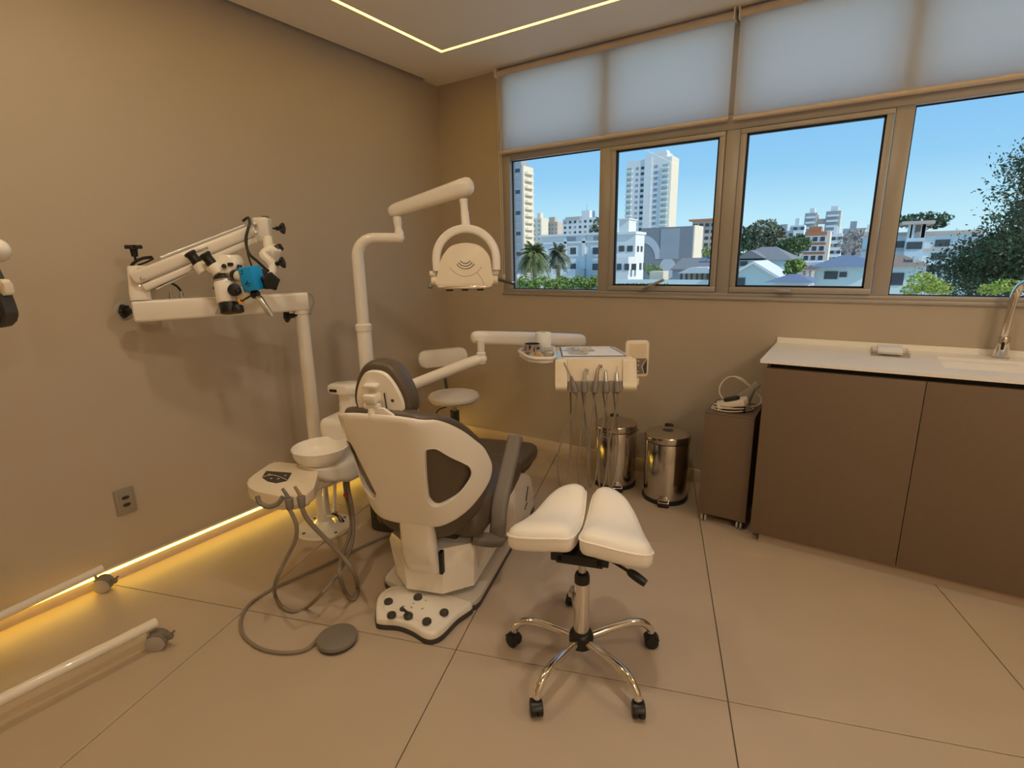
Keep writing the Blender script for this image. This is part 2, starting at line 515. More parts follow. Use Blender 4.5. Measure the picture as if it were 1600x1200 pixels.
# ------------------------------------------------------------------ window
win = bpy.data.objects.new('window_1', None); COL.objects.link(win); struct(win)
win.location = (WX0, YB, WZ0)
def wpart(b, name, m, parent=None, **k):
    o = b.make(name, m, None, **k); o.data.transform(Matrix.Translation(-Vector((WX0, YB, WZ0)))); o.parent = parent or win; return o
Y0, Y1 = YB + 0.004, YB + 0.075             # frame depth
def bar(name, x0, z0, x1, z1, y0=Y0, y1=Y1, m=ALU):
    wpart(B().span((x0, y0, z0), (x1, y1, z1), bev=.003), name, m)
ZT0, ZT1 = 2.003, 2.078
# bottom, top, sides
bar('frame_rail', WX0, WZ0, WX1, 1.158); bar('frame_rail', WX0, 2.492, WX1, WZ1)
bar('frame_jamb', WX0, 1.158, -2.040, 2.492); bar('frame_jamb', 0.797, 1.158, WX1, 2.492)
bar('transom', -2.040, ZT0, 0.797, ZT1)
MU = [(-1.387, -1.313), (-0.665, -0.594), (0.064, 0.135)]
for a, b in MU:
    bar('mullion', a, 1.158, b, ZT0); bar('mullion', a, ZT1, b, 2.492)
wpart(B().span((WX0 - .004, YB - .012, WZ0 - .012), (WX1, YB + .006, WZ0 + .006), bev=.003), 'sill_trim', ALU)
# panes
cells = [(-2.040, -1.387), (-1.313, -0.665), (-0.594, 0.064), (0.135, 0.797)]
yg = YB + 0.045
for i, (a, b) in enumerate(cells):
    wpart(B().span((a - .004, yg, ZT1 - .004), (b + .004, yg + .005, 2.496)), 'pane', GLASS, flat=True)
    if i in (0, 3):
        wpart(B().span((a - .004, yg, 1.154), (b + .004, yg + .005, ZT0 + .004)), 'pane', GLASS, flat=True)
        gk = B(); t = .005
        gk.span((a, yg - .01, 1.158), (b, yg, 1.158 + t)); gk.span((a, yg - .01, ZT0 - t), (b, yg, ZT0)); gk.span((a, yg - .01, 1.158), (a + t, yg, ZT0)); gk.span((b - t, yg - .01, 1.158), (b, yg, ZT0))
        wpart(gk, 'gasket', RUBBER, flat=True)
    else:
        x0, x1, z0, z1 = a + .002, b - .002, 1.161, ZT0 - .003
        fw = .030
        f = B(); ys0, ys1 = YB - .006, YB + .05
        f.span((x0, ys0, z0), (x1, ys1, z0 + fw), bev=.003); f.span((x0, ys0, z1 - fw * .8), (x1, ys1, z1), bev=.003)
        f.span((x0, ys0, z0 + fw), (x0 + fw, ys1, z1 - fw * .8), bev=.003); f.span((x1 - fw, ys0, z0 + fw), (x1, ys1, z1 - fw * .8), bev=.003)
        sash = wpart(f, 'sash', ALU)
        gx0, gx1, gz0, gz1 = x0 + fw, x1 - fw, z0 + fw, z1 - fw * .8
        wpart(B().span((gx0 - .004, yg - .02, gz0 - .004), (gx1 + .004, yg - .015, gz1 + .004)), 'pane', GLASS, sash, flat=True)
        t = .009; gk = B()
        for p, q in (((gx0, gz0), (gx1, gz0 + t)), ((gx0, gz1 - t), (gx1, gz1)), ((gx0, gz0), (gx0 + t, gz1)), ((gx1 - t, gz0), (gx1, gz1))):
            gk.span((p[0], yg - .04, p[1]), (q[0], yg - .02, q[1]))
        wpart(gk, 'gasket', RUBBER, sash, flat=True)
        # lever handle on the bottom rail of the sash
        hx = (-1.08 if i == 1 else -0.33)
        hd = B(); hd.box((hx, ys0 - .012, z0 + .012), (.045, .02, .018), bev=.003)
        if i == 1:
            hd.tube([(hx, ys0 - .02, z0 + .016), (hx + .04, ys0 - .035, z0 + .028), (hx + .135, ys0 - .045, z0 + .068)], lambda q: .010 - .002 * q, n=10)
        else:
            hd.box((hx + .012, ys0 - .03, z0 + .014), (.075, .022, .014), bev=.004)
        wpart(hd, 'handle', ALU, sash)
# ------------------------------------------------------------------ roller blinds
def blind(x0, x1, zb, label):
    t = thing('roller_blind', label, 'blind', ((x0 + x1) / 2, YB - 0.045, 2.53), 0, None)
    base = Vector((( x0 + x1) / 2, YB - 0.045, 2.53))
    def p(b, name, m, par=None, **k):
        o = b.make(name, m, None, **k); o.data.transform(Matrix.Translation(-base)); o.parent = par or t; return o
    yf = YB - 0.032
    p(B().span((x0 + .004, yf, zb + .018), (x1 - .004, yf + .0008, 2.525)), 'fabric', BLIND, flat=True)
    p(B().cyl((x0 + .006, YB - .045, 2.522), (x1 - .006, YB - .045, 2.522), .017, n=24), 'roller_tube', BASEB)
    p(B().cyl((x0 + .004, yf, zb + .012), (x1 - .004, yf, zb + .012), .011, n=14), 'hem_bar', BASEB)
    p(B().span((x0 + .002, YB - .03, 2.540), (x1 - .002, YB - .006, 2.5555), bev=.003), 'head_rail', SILVER)
    for x in (x0, x1 - .006):
        p(B().span((x, YB - .068, 2.497), (x + .006, YB - .004, 2.5555), bev=.002), 'bracket', WHITEP)
    return t
b1 = blind(-2.100, -0.652, 2.040, 'translucent roller blind over the two left window panels')
b2 = blind(-0.634, 0.858, 2.036, 'translucent roller blind over the two right window panels')
# control chain of the left blind, hanging at the left window edge
ch = B()
for k in range(2):
    x = -2.095 + k * .016
    ch.tube([(x, YB - .05, 2.50), (x + .002, YB - .035, 1.8), (x + .004, YB - .028, 1.24 - .0 * k)], .0022, n=6)
ch.box((-2.083, YB - .028, 1.235), (.022, .012, .05), bev=.004)
o = ch.make('bead_chain', CABLE, None); o.data.transform(Matrix.Translation(-b1.location)); o.parent = b1

# ================================================================== OUTSIDE
GZ = -5.0
PALE_GROUND = mat('town_ground', (0.64, 0.62, 0.57), 0.95, noise_amt=0.3, noise_scale=0.2)  # made pale so the sunlit ground bounces more light indoors
struct(B().span((-900, YB + 1.0, GZ - 1), (500, 1400, GZ)).make('ground', PALE_GROUND, flat=True))
CONC = mat('white_render', (0.70, 0.70, 0.68), 0.9, noise_amt=0.05, noise_scale=0.6)
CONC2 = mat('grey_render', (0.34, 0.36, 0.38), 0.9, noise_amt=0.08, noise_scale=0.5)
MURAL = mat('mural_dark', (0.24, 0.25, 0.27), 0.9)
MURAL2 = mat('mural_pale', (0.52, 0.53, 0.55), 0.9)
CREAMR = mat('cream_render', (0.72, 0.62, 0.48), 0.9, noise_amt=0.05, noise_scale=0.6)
BEIGE = mat('beige_render', (0.55, 0.44, 0.36), 0.9, noise_amt=0.05, noise_scale=0.6)
BRICKR = mat('terracotta_render', (0.48, 0.20, 0.10), 0.9, noise_amt=0.1, noise_scale=1.5)
AQUA = mat('pale_aqua_render', (0.66, 0.74, 0.70), 0.9, noise_amt=0.04, noise_scale=0.8)
BLUER = mat('pale_blue_render', (0.60, 0.68, 0.72), 0.9, noise_amt=0.05, noise_scale=0.8)
WIND = mat('dark_window_glass', (0.05, 0.065, 0.075), 0.15)
WINDL = mat('grey_window_glass', (0.30, 0.33, 0.36), 0.2)
WINDG = mat('green_balcony_glass', (0.30, 0.42, 0.38), 0.2)
ROOFB = mat('slate_blue_roof', (0.17, 0.20, 0.28), 0.7, noise_amt=0.15, noise_scale=4)
ROOFG = mat('grey_roof', (0.23, 0.22, 0.22), 0.8, noise_amt=0.15, noise_scale=4)
ROOFR = mat('brown_tile_roof', (0.30, 0.20, 0.15), 0.85, noise_amt=0.2, noise_scale=4)
TIMB = mat('brown_timber', (0.20, 0.12, 0.075), 0.8)
BARK = mat('bark', (0.16, 0.12, 0.085), 0.95, noise_amt=0.3, noise_scale=20)
LEAFD = mat('dark_leaf', (0.045, 0.085, 0.035), 0.7, noise_amt=0.5, noise_scale=1.5)
LEAFM = mat('mid_leaf', (0.085, 0.14, 0.045), 0.7, noise_amt=0.4, noise_scale=1.5)
LEAFY = mat('yellow_green_leaf', (0.36, 0.42, 0.06), 0.7, noise_amt=0.3, noise_scale=2)
LEAFG = mat('grey_green_leaf', (0.15, 0.17, 0.11), 0.8, noise_amt=0.4, noise_scale=1.5)
LEAFK = mat('hedge_leaf', (0.17, 0.25, 0.05), 0.7, noise_amt=0.4, noise_scale=1.5)
SKYB = mat('pool_blue', (0.20, 0.55, 0.70), 0.3)

WINMESH = {}
def wmesh(wd, ht, m, dp=0.12):
    k = (round(wd, 2), round(ht, 2), m.name)
    if k not in WINMESH:
        b = B().box((0, 0, 0), (wd, dp, ht)); bmesh.ops.recalc_face_normals(b.bm, faces=b.bm.faces)
        me = bpy.data.meshes.new('window'); b.bm.to_mesh(me); b.bm.free(); me.materials.append(m)
        WINMESH[k] = me
    return WINMESH[k]
class Bld:
    def __init__(s, name, label, x0, x1, D, dep, ztop, m, cat='building', parapet=0.0, z0=GZ):
        s.D = D; s.x0, s.x1, s.zt = x0, x1, ztop
        s.base = Vector(((x0 + x1) / 2, D + dep / 2, z0)); s.dep = dep
        s.e = thing(name, label, cat, s.base)
        b = B().span((x0, D, z0), (x1, D + dep, ztop))
        s.wall = s.part(b, 'wall', m)
        if parapet:
            s.part(B().span((x0 - .25, D - .25, ztop), (x1 + .25, D + dep + .25, ztop + parapet)), 'parapet', m)
    def part(s, b, name, m, parent=None):
        o = b.make(name, m, None, flat=True); o.data.transform(Matrix.Translation(-s.base)); o.parent = parent or s.e; return o
    def box(s, name, a, b, m): return s.part(B().span(a, b), name, m)
    def win(s, x, z, wd, ht, m=None, side=False, y=None, dy=.0):
        o = bpy.data.objects.new('window', wmesh(wd, ht, m or WIND)); COL.objects.link(o); o.parent = s.e
        if side:
            o.location = Vector((s.x1, y, z)) - s.base; o.rotation_euler = (0, 0, PI / 2)
        else: o.location = Vector((x, s.D - dy, z)) - s.base
        return o
def fx(px, D, py=400): return aty(px, py, D).x
def fz(px, py, D): return aty(px, py, D).z

# tall tower seen through the left panel
D = 200
x0, x1 = fx(740, D), fx(817, D); zt = fz(815, 257, D)
T = Bld('apartment_tower', 'tall grey and cream tower cut by the left edge of the window', x0, x1, D, 9, zt, CONC2)
T.box('roof_block', (x0 + 2, D + 1, zt), (x1 - 1, D + 7, zt + 2), CONC2)
T.box('lit_flank', (x1, D + .4, GZ), (x1 + .5, D + 8.6, zt - .4), CREAMR)  # cream beside the grey front: sunlight put into the side's colour
nf = 15
for k in range(nf):
    z = zt - 2.2 - k * 2.86
    if z < -4: break
    T.win(x1 - 2.6, z, 3.2, 1.5, WINDL if k % 3 else WIND)
    T.part(B().prism([(x1 + .5, D + 1.0), (x1 + 1.9, D + 1.6), (x1 + 1.9, D + 6.8), (x1 + .5, D + 7.4)], z - 1.5, z - .5), 'balcony', CREAMR)
    T.win(0, z + .2, 4.2, 1.4, WINDL, True, D + 4.2)
# far apartment blocks left of the palace
for (a, b, top, m, nm, D) in ((832, 846, 341, CREAMR, 'cream apartment block far behind the left palm tree', 330), (846, 871, 347, BEIGE, 'pinkish far apartment block between cream block and white block', 345)):
    x0, x1 = fx(a, D), fx(b, D); zt = fz((a + b) / 2, top, D)
    T = Bld('apartment_block', nm, x0, x1, D, 10, zt, m)
    T.box('stair_tower', (x0 + (x1 - x0) * .4, D + 2, zt), (x0 + (x1 - x0) * .75, D + 6, zt + 3.5), m)
    n = max(2, int((x1 - x0) / 2.6))
    for k in range(9):
        z = zt - 2 - k * 3.0
        if z < -3: break
        for i in range(n): T.win(x0 + (i + .5) * (x1 - x0) / n, z, 1.3, 1.5, WINDL)
D = 300
x0, x1 = fx(879, D), fx(934, D); zt = fz(905, 341, D)
T = Bld('apartment_block', 'white stepped apartment block above the palace roof in the left panel', x0, x1, D, 10, zt, CONC)
xm = fx(908, D); xm2 = fx(920, D)
T.box('upper_wall', (xm, D + .1, zt), (xm2, D + 8, fz(912, 329, D)), CONC)
T.box('roof_slab', (fx(884, D), D - 1, zt), (xm - .5, D + 8, zt + 1.0), BEIGE)
T.part(B().cyl((xm + 2, D + 3, fz(912, 329, D)), (xm + 2, D + 3, fz(918, 318, D)), .15, n=6), 'antenna', CONC2)
for k in range(5):
    for i in range(7):
        T.win(x0 + (i + .5) * (x1 - x0) / 7, zt - 2 - k * 3.1, 1.5, 1.5, WIND if (i + k) % 3 else WINDL)
# big white tower in the second panel
D = 300
x0, x1 = fx(975, D), fx(1041, D); zt = fz(1000, 250, D)
T = Bld('apartment_tower', 'tall white apartment tower filling the middle of the second window panel', x0, x1, D, 14, zt, CONC)
a, b = fx(1003, D), fx(1030, D)
T.box('penthouse', (a, D + 1, zt), (b + 1.5, D + 11, fz(1015, 240, D)), CONC)
T.box('tank_room', (fx(1018, D), D + 2, fz(1015, 240, D)), (fx(1032, D), D + 8, fz(1024, 235, D)), CONC)
T.box('pilaster', (a - .4, D - .5, GZ), (fx(1013, D), D, zt + 1), CONC)
T.box('lit_flank', (x1, D + .3, GZ), (x1 + .4, D + 13.7, zt + .6), CREAMR)  # warmer side wall, sunlight painted in as cream
cols = [(979, 2.6, WINDG), (991, 1.7, WINDL), (999, 1.9, WIND), (1008, .8, WIND), (1012, .8, WIND), (1019, 2.0, WINDL), (1033, 3.0, WINDG)]
for k in range(17):
    z = fz(1005, 262.5, D) - k * 2.98
    for i, (px, wd, m) in enumerate(cols):
        mm = m if (k * 3 + i * 5) % 4 else (WINDL if m is WIND else m)
        T.win(fx(px, D), z, wd, 1.5, mm)
    for px in (979, 1033):
        xx = fx(px, D)
        T.box('balcony', (xx - 1.9, D - .9, z - 1.5), (xx + 1.9, D, z - .6), CONC)
# brown block far right of the tower
D = 230
x0, x1 = fx(1079, D), fx(1135, D); zt = fz(1100, 345, D)
T = Bld('apartment_block', 'brown flat roofed block behind the grey mural building', x0, x1, D, 12, zt, BEIGE)
T.box('roof_slab', (x0 - 1.2, D - 1.5, zt), (x1 + 1, D + 12, zt + .7), BRICKR)
T.box('stair_tower', (fx(1110, D), D + 2, zt + .7), (fx(1122, D), D + 7, fz(1115, 332, D)), BEIGE)
for k in range(6):
    for i in range(6): T.win(x0 + (i + .5) * (x1 - x0) / 6, zt - 1.7 - k * 2.6, 1.6, 1.3, WIND)
# grey building with a mural
D = 140
x0, x1 = fx(1000, D), fx(1081, D); zt = fz(1040, 355, D)
T = Bld('mural_building', 'windowless grey building painted with a pale arched mural', x0, x1, D, 9, zt, MURAL)
T.box('lit_flank', (x1, D + .2, GZ), (x1 + .3, D + 8.8, zt + .2), CREAMR)  # bright sun on this side is put into its cream colour
cx, cz = fx(1003, D), fz(1012, 405, D)
pts = [(cx + 5.2 * math.cos(a), cz + 6.2 * math.sin(a)) for a in [i * PI / 20 for i in range(0, 16)]]
pts += [(cx + 3.6 * math.cos(a), cz + 4.2 * math.sin(a)) for a in [i * PI / 20 for i in range(15, -1, -1)]]
T.part(B().prism(pts, -.06, 0.0, Matrix(((1, 0, 0, 0), (0, 0, 1, D), (0, 1, 0, 0), (0, 0, 0, 1)))), 'mural_arch', MURAL2)
T.part(B().prism([(cx + 7 + 2.2 * math.cos(i * PI / 10), cz - 2.5 + 2.8 * math.sin(i * PI / 10)) for i in range(20)], -.06, 0, Matrix(((1, 0, 0, 0), (0, 0, 1, D), (0, 1, 0, 0), (0, 0, 0, 1)))), 'mural_disc', MURAL2)
T.box('mural_panel', (fx(1031, D), D - .08, fz(1031, 405, D)), (fx(1060, D), D, zt - .4), CONC2)
for yy, zz in ((2.5, 370), (6.2, 370), (2.0, 387), (3.6, 387), (6.2, 387), (7.4, 387)):
    T.win(0, fz(1090, zz, D), 1.0, 1.5, WIND, True, D + yy)
# the white palace
D = 105
PX = lambda p: fx(p, D, 400)
x0, x1 = PX(846), PX(962); zt = fz(900, 366, D)
T = Bld('palace', 'white ornate two storey palace across the left and second panels', x0, x1, D, 16, zt, CONC)
T.box('cornice', (x0 - .4, D - .5, zt - .3), (x1 + .3, D + 16, zt + .15), CONC)
T.box('string_course', (x0 - .2, D - .3, fz(900, 380, D)), (x1 + .2, D, fz(900, 377, D)), CONC)
for px in (885, 928):
    for j in range(6):
        T.box('baluster', (PX(px) + j * .42 - .1, D - .15, zt - 1.5), (PX(px) + j * .42 + .1, D, zt - .55), WINDL)
for px in (868, 896, 931, 953):
    for zz in (392, 417):
        xx = PX(px); z = fz(px, zz, D)
        T.box('window_surround', (xx - 1.15, D - .14, z - 1.15), (xx + 1.15, D, z + 1.15), CONC)
        T.win(xx, z, 1.35, 1.35, WIND, dy=.14)
T.box('pilaster', (PX(882), D - .3, GZ), (PX(886), D, zt), CONC); T.box('pilaster', (PX(910), D - .3, GZ), (PX(915), D, zt), CONC)
T.box('porch', (PX(852), D - 5, GZ), (PX(915), D, fz(880, 421, D - 5)), CONC)
# its right wing, stepped forward with a taller corner
D2 = D - 7
q = lambda p: fx(p, D2, 400)
T.box('wing_wall', (q(962), D2, GZ), (q(992), D2 + 5, fz(985, 366, D2)), CONC)
T.box('wing_cornice', (q(961), D2 - .4, fz(985, 366, D2)), (q(993.5), D2 + 5.4, fz(985, 362, D2)), CONC)
T.box('belvedere', (q(963), D2 + 1, fz(985, 362, D2)), (q(978), D2 + 5, fz(972, 343, D2)), CONC)
T.box('belvedere_roof', (q(962), D2 + .5, fz(972, 343, D2)), (q(979.5), D2 + 5.3, fz(972, 341, D2)), CONC)
T.box('front_block', (q(958), D2 - 5, GZ), (q(997), D2, fz(1000, 401, D2 - 5)), CONC)
for px in (971, 984): T.box('window', (q(px) - .55, D2 - .1, fz(px, 393, D2)), (q(px) + .55, D2, fz(px, 384, D2)), WIND)
D3 = D2 - 5
for px in (968, 980, 991): T.box('window', (fx(px, D3) - .45, D3 - .1, fz(px, 422, D3)), (fx(px, D3) + .45, D3, fz(px, 412, D3)), WIND)
for yy in (1, 3): T.box('window', (q(992), D2 + yy, fz(1003, 393, D2)), (q(992) + .1, D2 + yy + .9, fz(1003, 384, D2)), WIND)
for yy in (.8, 2.8): T.box('window', (fx(997, D2 - 5), D2 - 5 + yy, fz(1003, 422, D2 - 5)), (fx(997, D2 - 5) + .1, D2 - 4 + yy, fz(1003, 411, D2 - 5)), WIND)
# twin towers joined by bridges, far away
D = 520
for (a, b, top, lab) in ((1251, 1274, 333, 'left one of two joined far towers in the third panel'), (1283, 1310, 330, 'right one of two joined far towers in the third panel')):
    x0, x1 = fx(a, D), fx(b - 5, D); zt = fz((a + b) / 2, top, D)
    T = Bld('twin_tower', lab, x0, x1, D, 16, zt, CONC2)
    T.box('roof_block', (x0 + 3, D + 2, zt), (x1 - 2, D + 12, zt + 4), CONC)
    T.box('lit_flank', (x1, D + .5, GZ), (x1 + .6, D + 15.5, zt), CREAMR)  # sunny side given a paler colour than the grey wall
    for k in range(11):
        T.box('balcony', (x0 + .8, D - 1.2, zt - 4.4 - k * 4.2), (x1 - .8, D, zt - 2.8 - k * 4.2), CONC)
        T.box('window', (x0 + 1.5, D - .2, zt - 2.8 - k * 4.2), (x1 - 1.5, D, zt - 1.2 - k * 4.2), WINDL)
    if a == 1251:
        T.box('bridge', (x1, D + 2, zt - 9), (fx(1283, D), D + 8, zt - 5), BEIGE)
# grey skyline blocks
for (a, b, top, m, nm, D) in ((1207, 1236, 361, CONC2, 'grey low far block behind the bushy tree', 300), (1230, 1252, 352, BLUER, 'pale blue far block left of the terracotta building', 380),
                              (1291, 1312, 365, CONC, 'white far block right of the terracotta building', 260), (1312, 1346, 357, CONC2, 'blue grey far block with a roof tower', 330),
                              (1343, 1362, 362, CONC, 'white block cut by the third window mullion', 150)):
    x0, x1 = fx(a, D), fx(b, D); zt = fz((a + b) / 2, top, D)
    T = Bld('apartment_block', nm, x0, x1, D, 12, zt, m)
    T.box('roof_block', (x0 + (x1 - x0) * .3, D + 2, zt), (x0 + (x1 - x0) * .6, D + 7, zt + D * .011), m)
    n = 4
    for k in range(5):
        for i in range(n): T.win(x0 + (i + .5) * (x1 - x0) / n, zt - 2 - k * D * .0105, D * .0055, D * .005, WIND if (i + k) % 2 else WINDL)
# terracotta building
D = 170
x0, x1 = fx(1254, D), fx(1288, D); zt = fz(1270, 362, D)
T = Bld('terracotta_building', 'terracotta building with arched white windows in the third panel', x0, x1, D, 9, zt, BRICKR)
T.box('top_floor', (x0 + .8, D + 1, zt), (x1 - 1.5, D + 8, fz(1270, 354, D)), BRICKR)
T.box('white_strip', (x1, D, GZ), (x1 + .8, D + 9, zt), CREAMR); T.box('white_strip', (x0 - .8, D, GZ), (x0, D + 9, zt - .8), CREAMR)
for k in range(4):
    for i in range(3):
        xx = x0 + (i + .5) * (x1 - x0) / 3; z = zt - 2 - k * 2.5
        fr = T.box('window_surround', (xx - .85, D - .1, z - .9), (xx + .85, D, z + .85), CONC)
        T.win(xx, z, 1.1, 1.2, WIND, dy=.1)
# white flats on the right with a canopy tower
D = 88
x0, x1 = fx(1345, D), fx(1527, D); zt = fz(1470, 366, D)
T = Bld('white_flats', 'long white three storey flats seen through the right panel', x0, x1, D, 10, zt, BLUER)
T.box('parapet', (x0, D - .3, zt), (x1 + .3, D + 10, fz(1470, 361, D)), BEIGE)
T.box('string_course', (x0, D - .2, fz(1470, 391, D)), (x1, D, fz(1470, 388, D)), BEIGE)
xa, xb = fx(1412, D - 2), fx(1441, D - 2)
T.box('stair_tower', (xa, D - 2, GZ), (xb, D + 4, fz(1425, 372, D - 2)), BLUER)
for x in (xa + .25, xa + 1.6, xb - 1.4, xb - .25): T.box('tower_post', (x - .22, D - 2, fz(1425, 372, D - 2)), (x + .22, D - 1.5, fz(1425, 351, D - 2)), BLUER)
T.box('tower_back', (xa + .2, D + 1, fz(1425, 372, D - 2)), (xb - .2, D + 1.3, fz(1425, 351, D - 2)), WINDL)
T.box('tower_roof', (xa - .7, D - 2.9, fz(1425, 351, D - 2)), (xb + .7, D + 4.5, fz(1425, 346, D - 2)), BEIGE)
for px, zz in ((1469, 380), (1466, 401), (1462, 420), (1402, 382), (1426, 383)):
    wdt = 1.5 if px > 1430 else 1.1
    T.win(fx(px, D), fz(px, zz, D), wdt, .85, WIND) if px > 1430 or px < 1410 else T.box('window', (fx(px, D - 2) - .8, D - 2.1, fz(px, zz, D - 2) - .5), (fx(px, D - 2) + .8, D - 2, fz(px, zz, D - 2) + .4), WIND)
x0, x1 = fx(1528, D + 13), fx(1600, D + 13)
T = Bld('low_block', 'pale low block just right of the white flats', x0, x1, D + 13, 9, fz(1550, 366, D), BLUER)
# houses
def house(label, px0, px1, pye, pyr, D, dep, mw, mr, ridge='x', name='house', wins=()):
    x0, x1 = fx(px0, D), fx(px1, D); ze = fz((px0 + px1) / 2, pye, D); zr = fz((px0 + px1) / 2, pyr, D)
    T = Bld(name, label, x0, x1, D, dep, ze, mw)
    o = .45; xm = (x0 + x1) / 2; ym = D + dep / 2
    b = B()
    if ridge == 'hip':
        r = [V(x0 - o, D - o, ze), V(x1 + o, D - o, ze), V(x1 + o, D + dep + o, ze), V(x0 - o, D + dep + o, ze)]
        p, q = V(x0 + (x1 - x0) * .35, ym, zr), V(x0 + (x1 - x0) * .65, ym, zr)
        for f in ((r[0], r[1], q, p), (r[1], r[2], q), (r[2], r[3], p, q), (r[3], r[0], p), (r[0], r[3], r[2], r[1])):
            b.bm.faces.new([b.bm.verts.new(v) for v in f])
        bmesh.ops.remove_doubles(b.bm, verts=b.bm.verts, dist=.001)
    elif ridge == 'y':      # gable faces us
        th_ = .18
        for sgn, xe in ((-1, x0 - o), (1, x1 + o)):
            zz = ze - o * (zr - ze) / (xm - x0 + 1e-6) * .9
            b.prism([(xe, zz), (xm, zr), (xm, zr + th_), (xe, zz + th_)], D - o, D + dep + o, Matrix(((1, 0, 0, 0), (0, 0, 1, 0), (0, 1, 0, 0), (0, 0, 0, 1))))
        T.part(B().prism([(x0, ze), (x1, ze), (xm, zr)], D, D + dep, Matrix(((1, 0, 0, 0), (0, 0, 1, 0), (0, 1, 0, 0), (0, 0, 0, 1)))), 'gable', mw)
    T.part(b, 'roof', mr)
    for px, py, wd, ht in wins: T.win(fx(px, D), fz(px, py, D), wd, ht, WIND)
    return T
h = house('pale house with a dark hipped roof at the left of the third panel', 1150, 1232, 406, 385, 58, 9, AQUA, ROOFG, 'hip', wins=((1163, 412, .7, .45), (1200, 414, .9, .45)))
x0, x1 = fx(1150, 57), fx(1196, 57)
h.part(B().prism([(x0, fz(1170, 404, 57)), (x1, fz(1170, 404, 57)), ((x0 + x1) / 2, fz(1172, 391, 57))], -.3, 3, Matrix(((1, 0, 0, 0), (0, 0, 1, 57), (0, 1, 0, 0), (0, 0, 0, 1)))), 'front_gable', ROOFG)
h = house('pale green gabled annex low in the left of the third panel', 1146, 1214, 432, 412, 40, 6, AQUA, CONC, 'y', 'annex', wins=((1162, 441, .45, .62),))
h = house('low shed with a bluish fibre roof beside the green annex', 1214, 1262, 441, 430, 31, 4, CONC, ROOFB, 'hip', 'shed')
h = house('pale house with slate blue hipped roof at right of the third panel', 1277, 1372, 417, 400, 42, 8, AQUA, ROOFB, 'hip', wins=((1302, 430, .78, .52), (1321, 429, .42, .34)))
h.box('porch_roof', (fx(1250, 42), 41, fz(1265, 421, 42)), (fx(1279, 42), 47, fz(1265, 418, 42)), ROOFR)
for px in (1256, 1266, 1274): h.box('porch_post', (fx(px, 42) - .1, 41.2, GZ), (fx(px, 42) + .1, 41.4, fz(1265, 421, 42)), CONC)
h.box('skirt_roof', (fx(1240, 48), 46, fz(1260, 414, 48)), (fx(1300, 48), 52, fz(1260, 409, 48)), CONC)
h = house('pale blue house with brown tiled roof beside the third mullion', 1362, 1449, 416, 399, 54, 8, AQUA, ROOFR, 'hip', wins=((1402, 436, 1.3, 1.0),))
h.box('chimney', (fx(1428, 55), 55, fz(1430, 416, 55)), (fx(1436, 55), 56, fz(1430, 400, 55)), CONC)
# dark roof with solar panels, white pavilion and street wall in the second panel
D = 84
T = Bld('solar_house', 'low house with solar panels on its dark roof below the mural', fx(1052, D), fx(1128, D), D, 9, fz(1090, 421, D), CONC2)
T.part(B().prism([(D - .5, fz(1090, 422, D)), (D + 6, fz(1090, 405, D)), (D + 6, fz(1090, 405, D) + .2), (D - .5, fz(1090, 422, D) + .2)], fx(1050, D), fx(1130, D), Matrix(((0, 0, 1, 0), (1, 0, 0, 0), (0, 1, 0, 0), (0, 0, 0, 1)))), 'roof', ROOFG)
z0 = fz(1090, 422, D); z1 = fz(1090, 405, D)
for k in range(4):
    xa = fx(1086 + k * 9, D); xb = fx(1093.6 + k * 9, D)
    T.part(B().prism([(D + 3.2, z0 + (z1 - z0) * .57 + .25), (D + 5.6, z0 + (z1 - z0) * .94 + .25), (D + 5.6, z0 + (z1 - z0) * .94 + .35), (D + 3.2, z0 + (z1 - z0) * .57 + .35)], xa, xb, Matrix(((0, 0, 1, 0), (1, 0, 0, 0), (0, 1, 0, 0), (0, 0, 0, 1)))), 'solar_panel', ROOFB)
D = 62
T = World('garden_pavilion', 'white roofed open pavilion on brown posts by the pool', 'pavilion', (fx(1090, D), D, GZ))
xa, xb = fx(1066, D), fx(1116, D); ze = fz(1090, 427, D); zr = fz(1090, 418, D)
T.part(B().prism([(xa - .3, ze), (xa + 1, zr), (xb - .5, zr), (xb + .3, ze)], D - .5, D + 4, Matrix(((1, 0, 0, 0), (0, 0, 1, 0), (0, 1, 0, 0), (0, 0, 0, 1)))), 'roof', CONC, flat=True)
for k in range(7):
    xx = xa + (xb - xa) * k / 6
    T.part(B().span((xx - .09, D, GZ), (xx + .09, D + .2, ze)), 'post', TIMB, flat=True)
T.part(B().span((xa, D + 3, GZ), (xb, D + 3.2, ze)), 'back_wall', CREAMR, flat=True)
struct(B().span((fx(955, 58), 58, GZ), (fx(1130, 58), 58.3, fz(1040, 437, 58))).make('street_wall', AQUA, flat=True))
tag(B().span((fx(1016, 60), 60, GZ), (fx(1038, 60), 62, fz(1027, 424, 60)), bev=.05).make('gatehouse', CREAMR, flat=True), 'small cream gatehouse right of the palace', 'building')

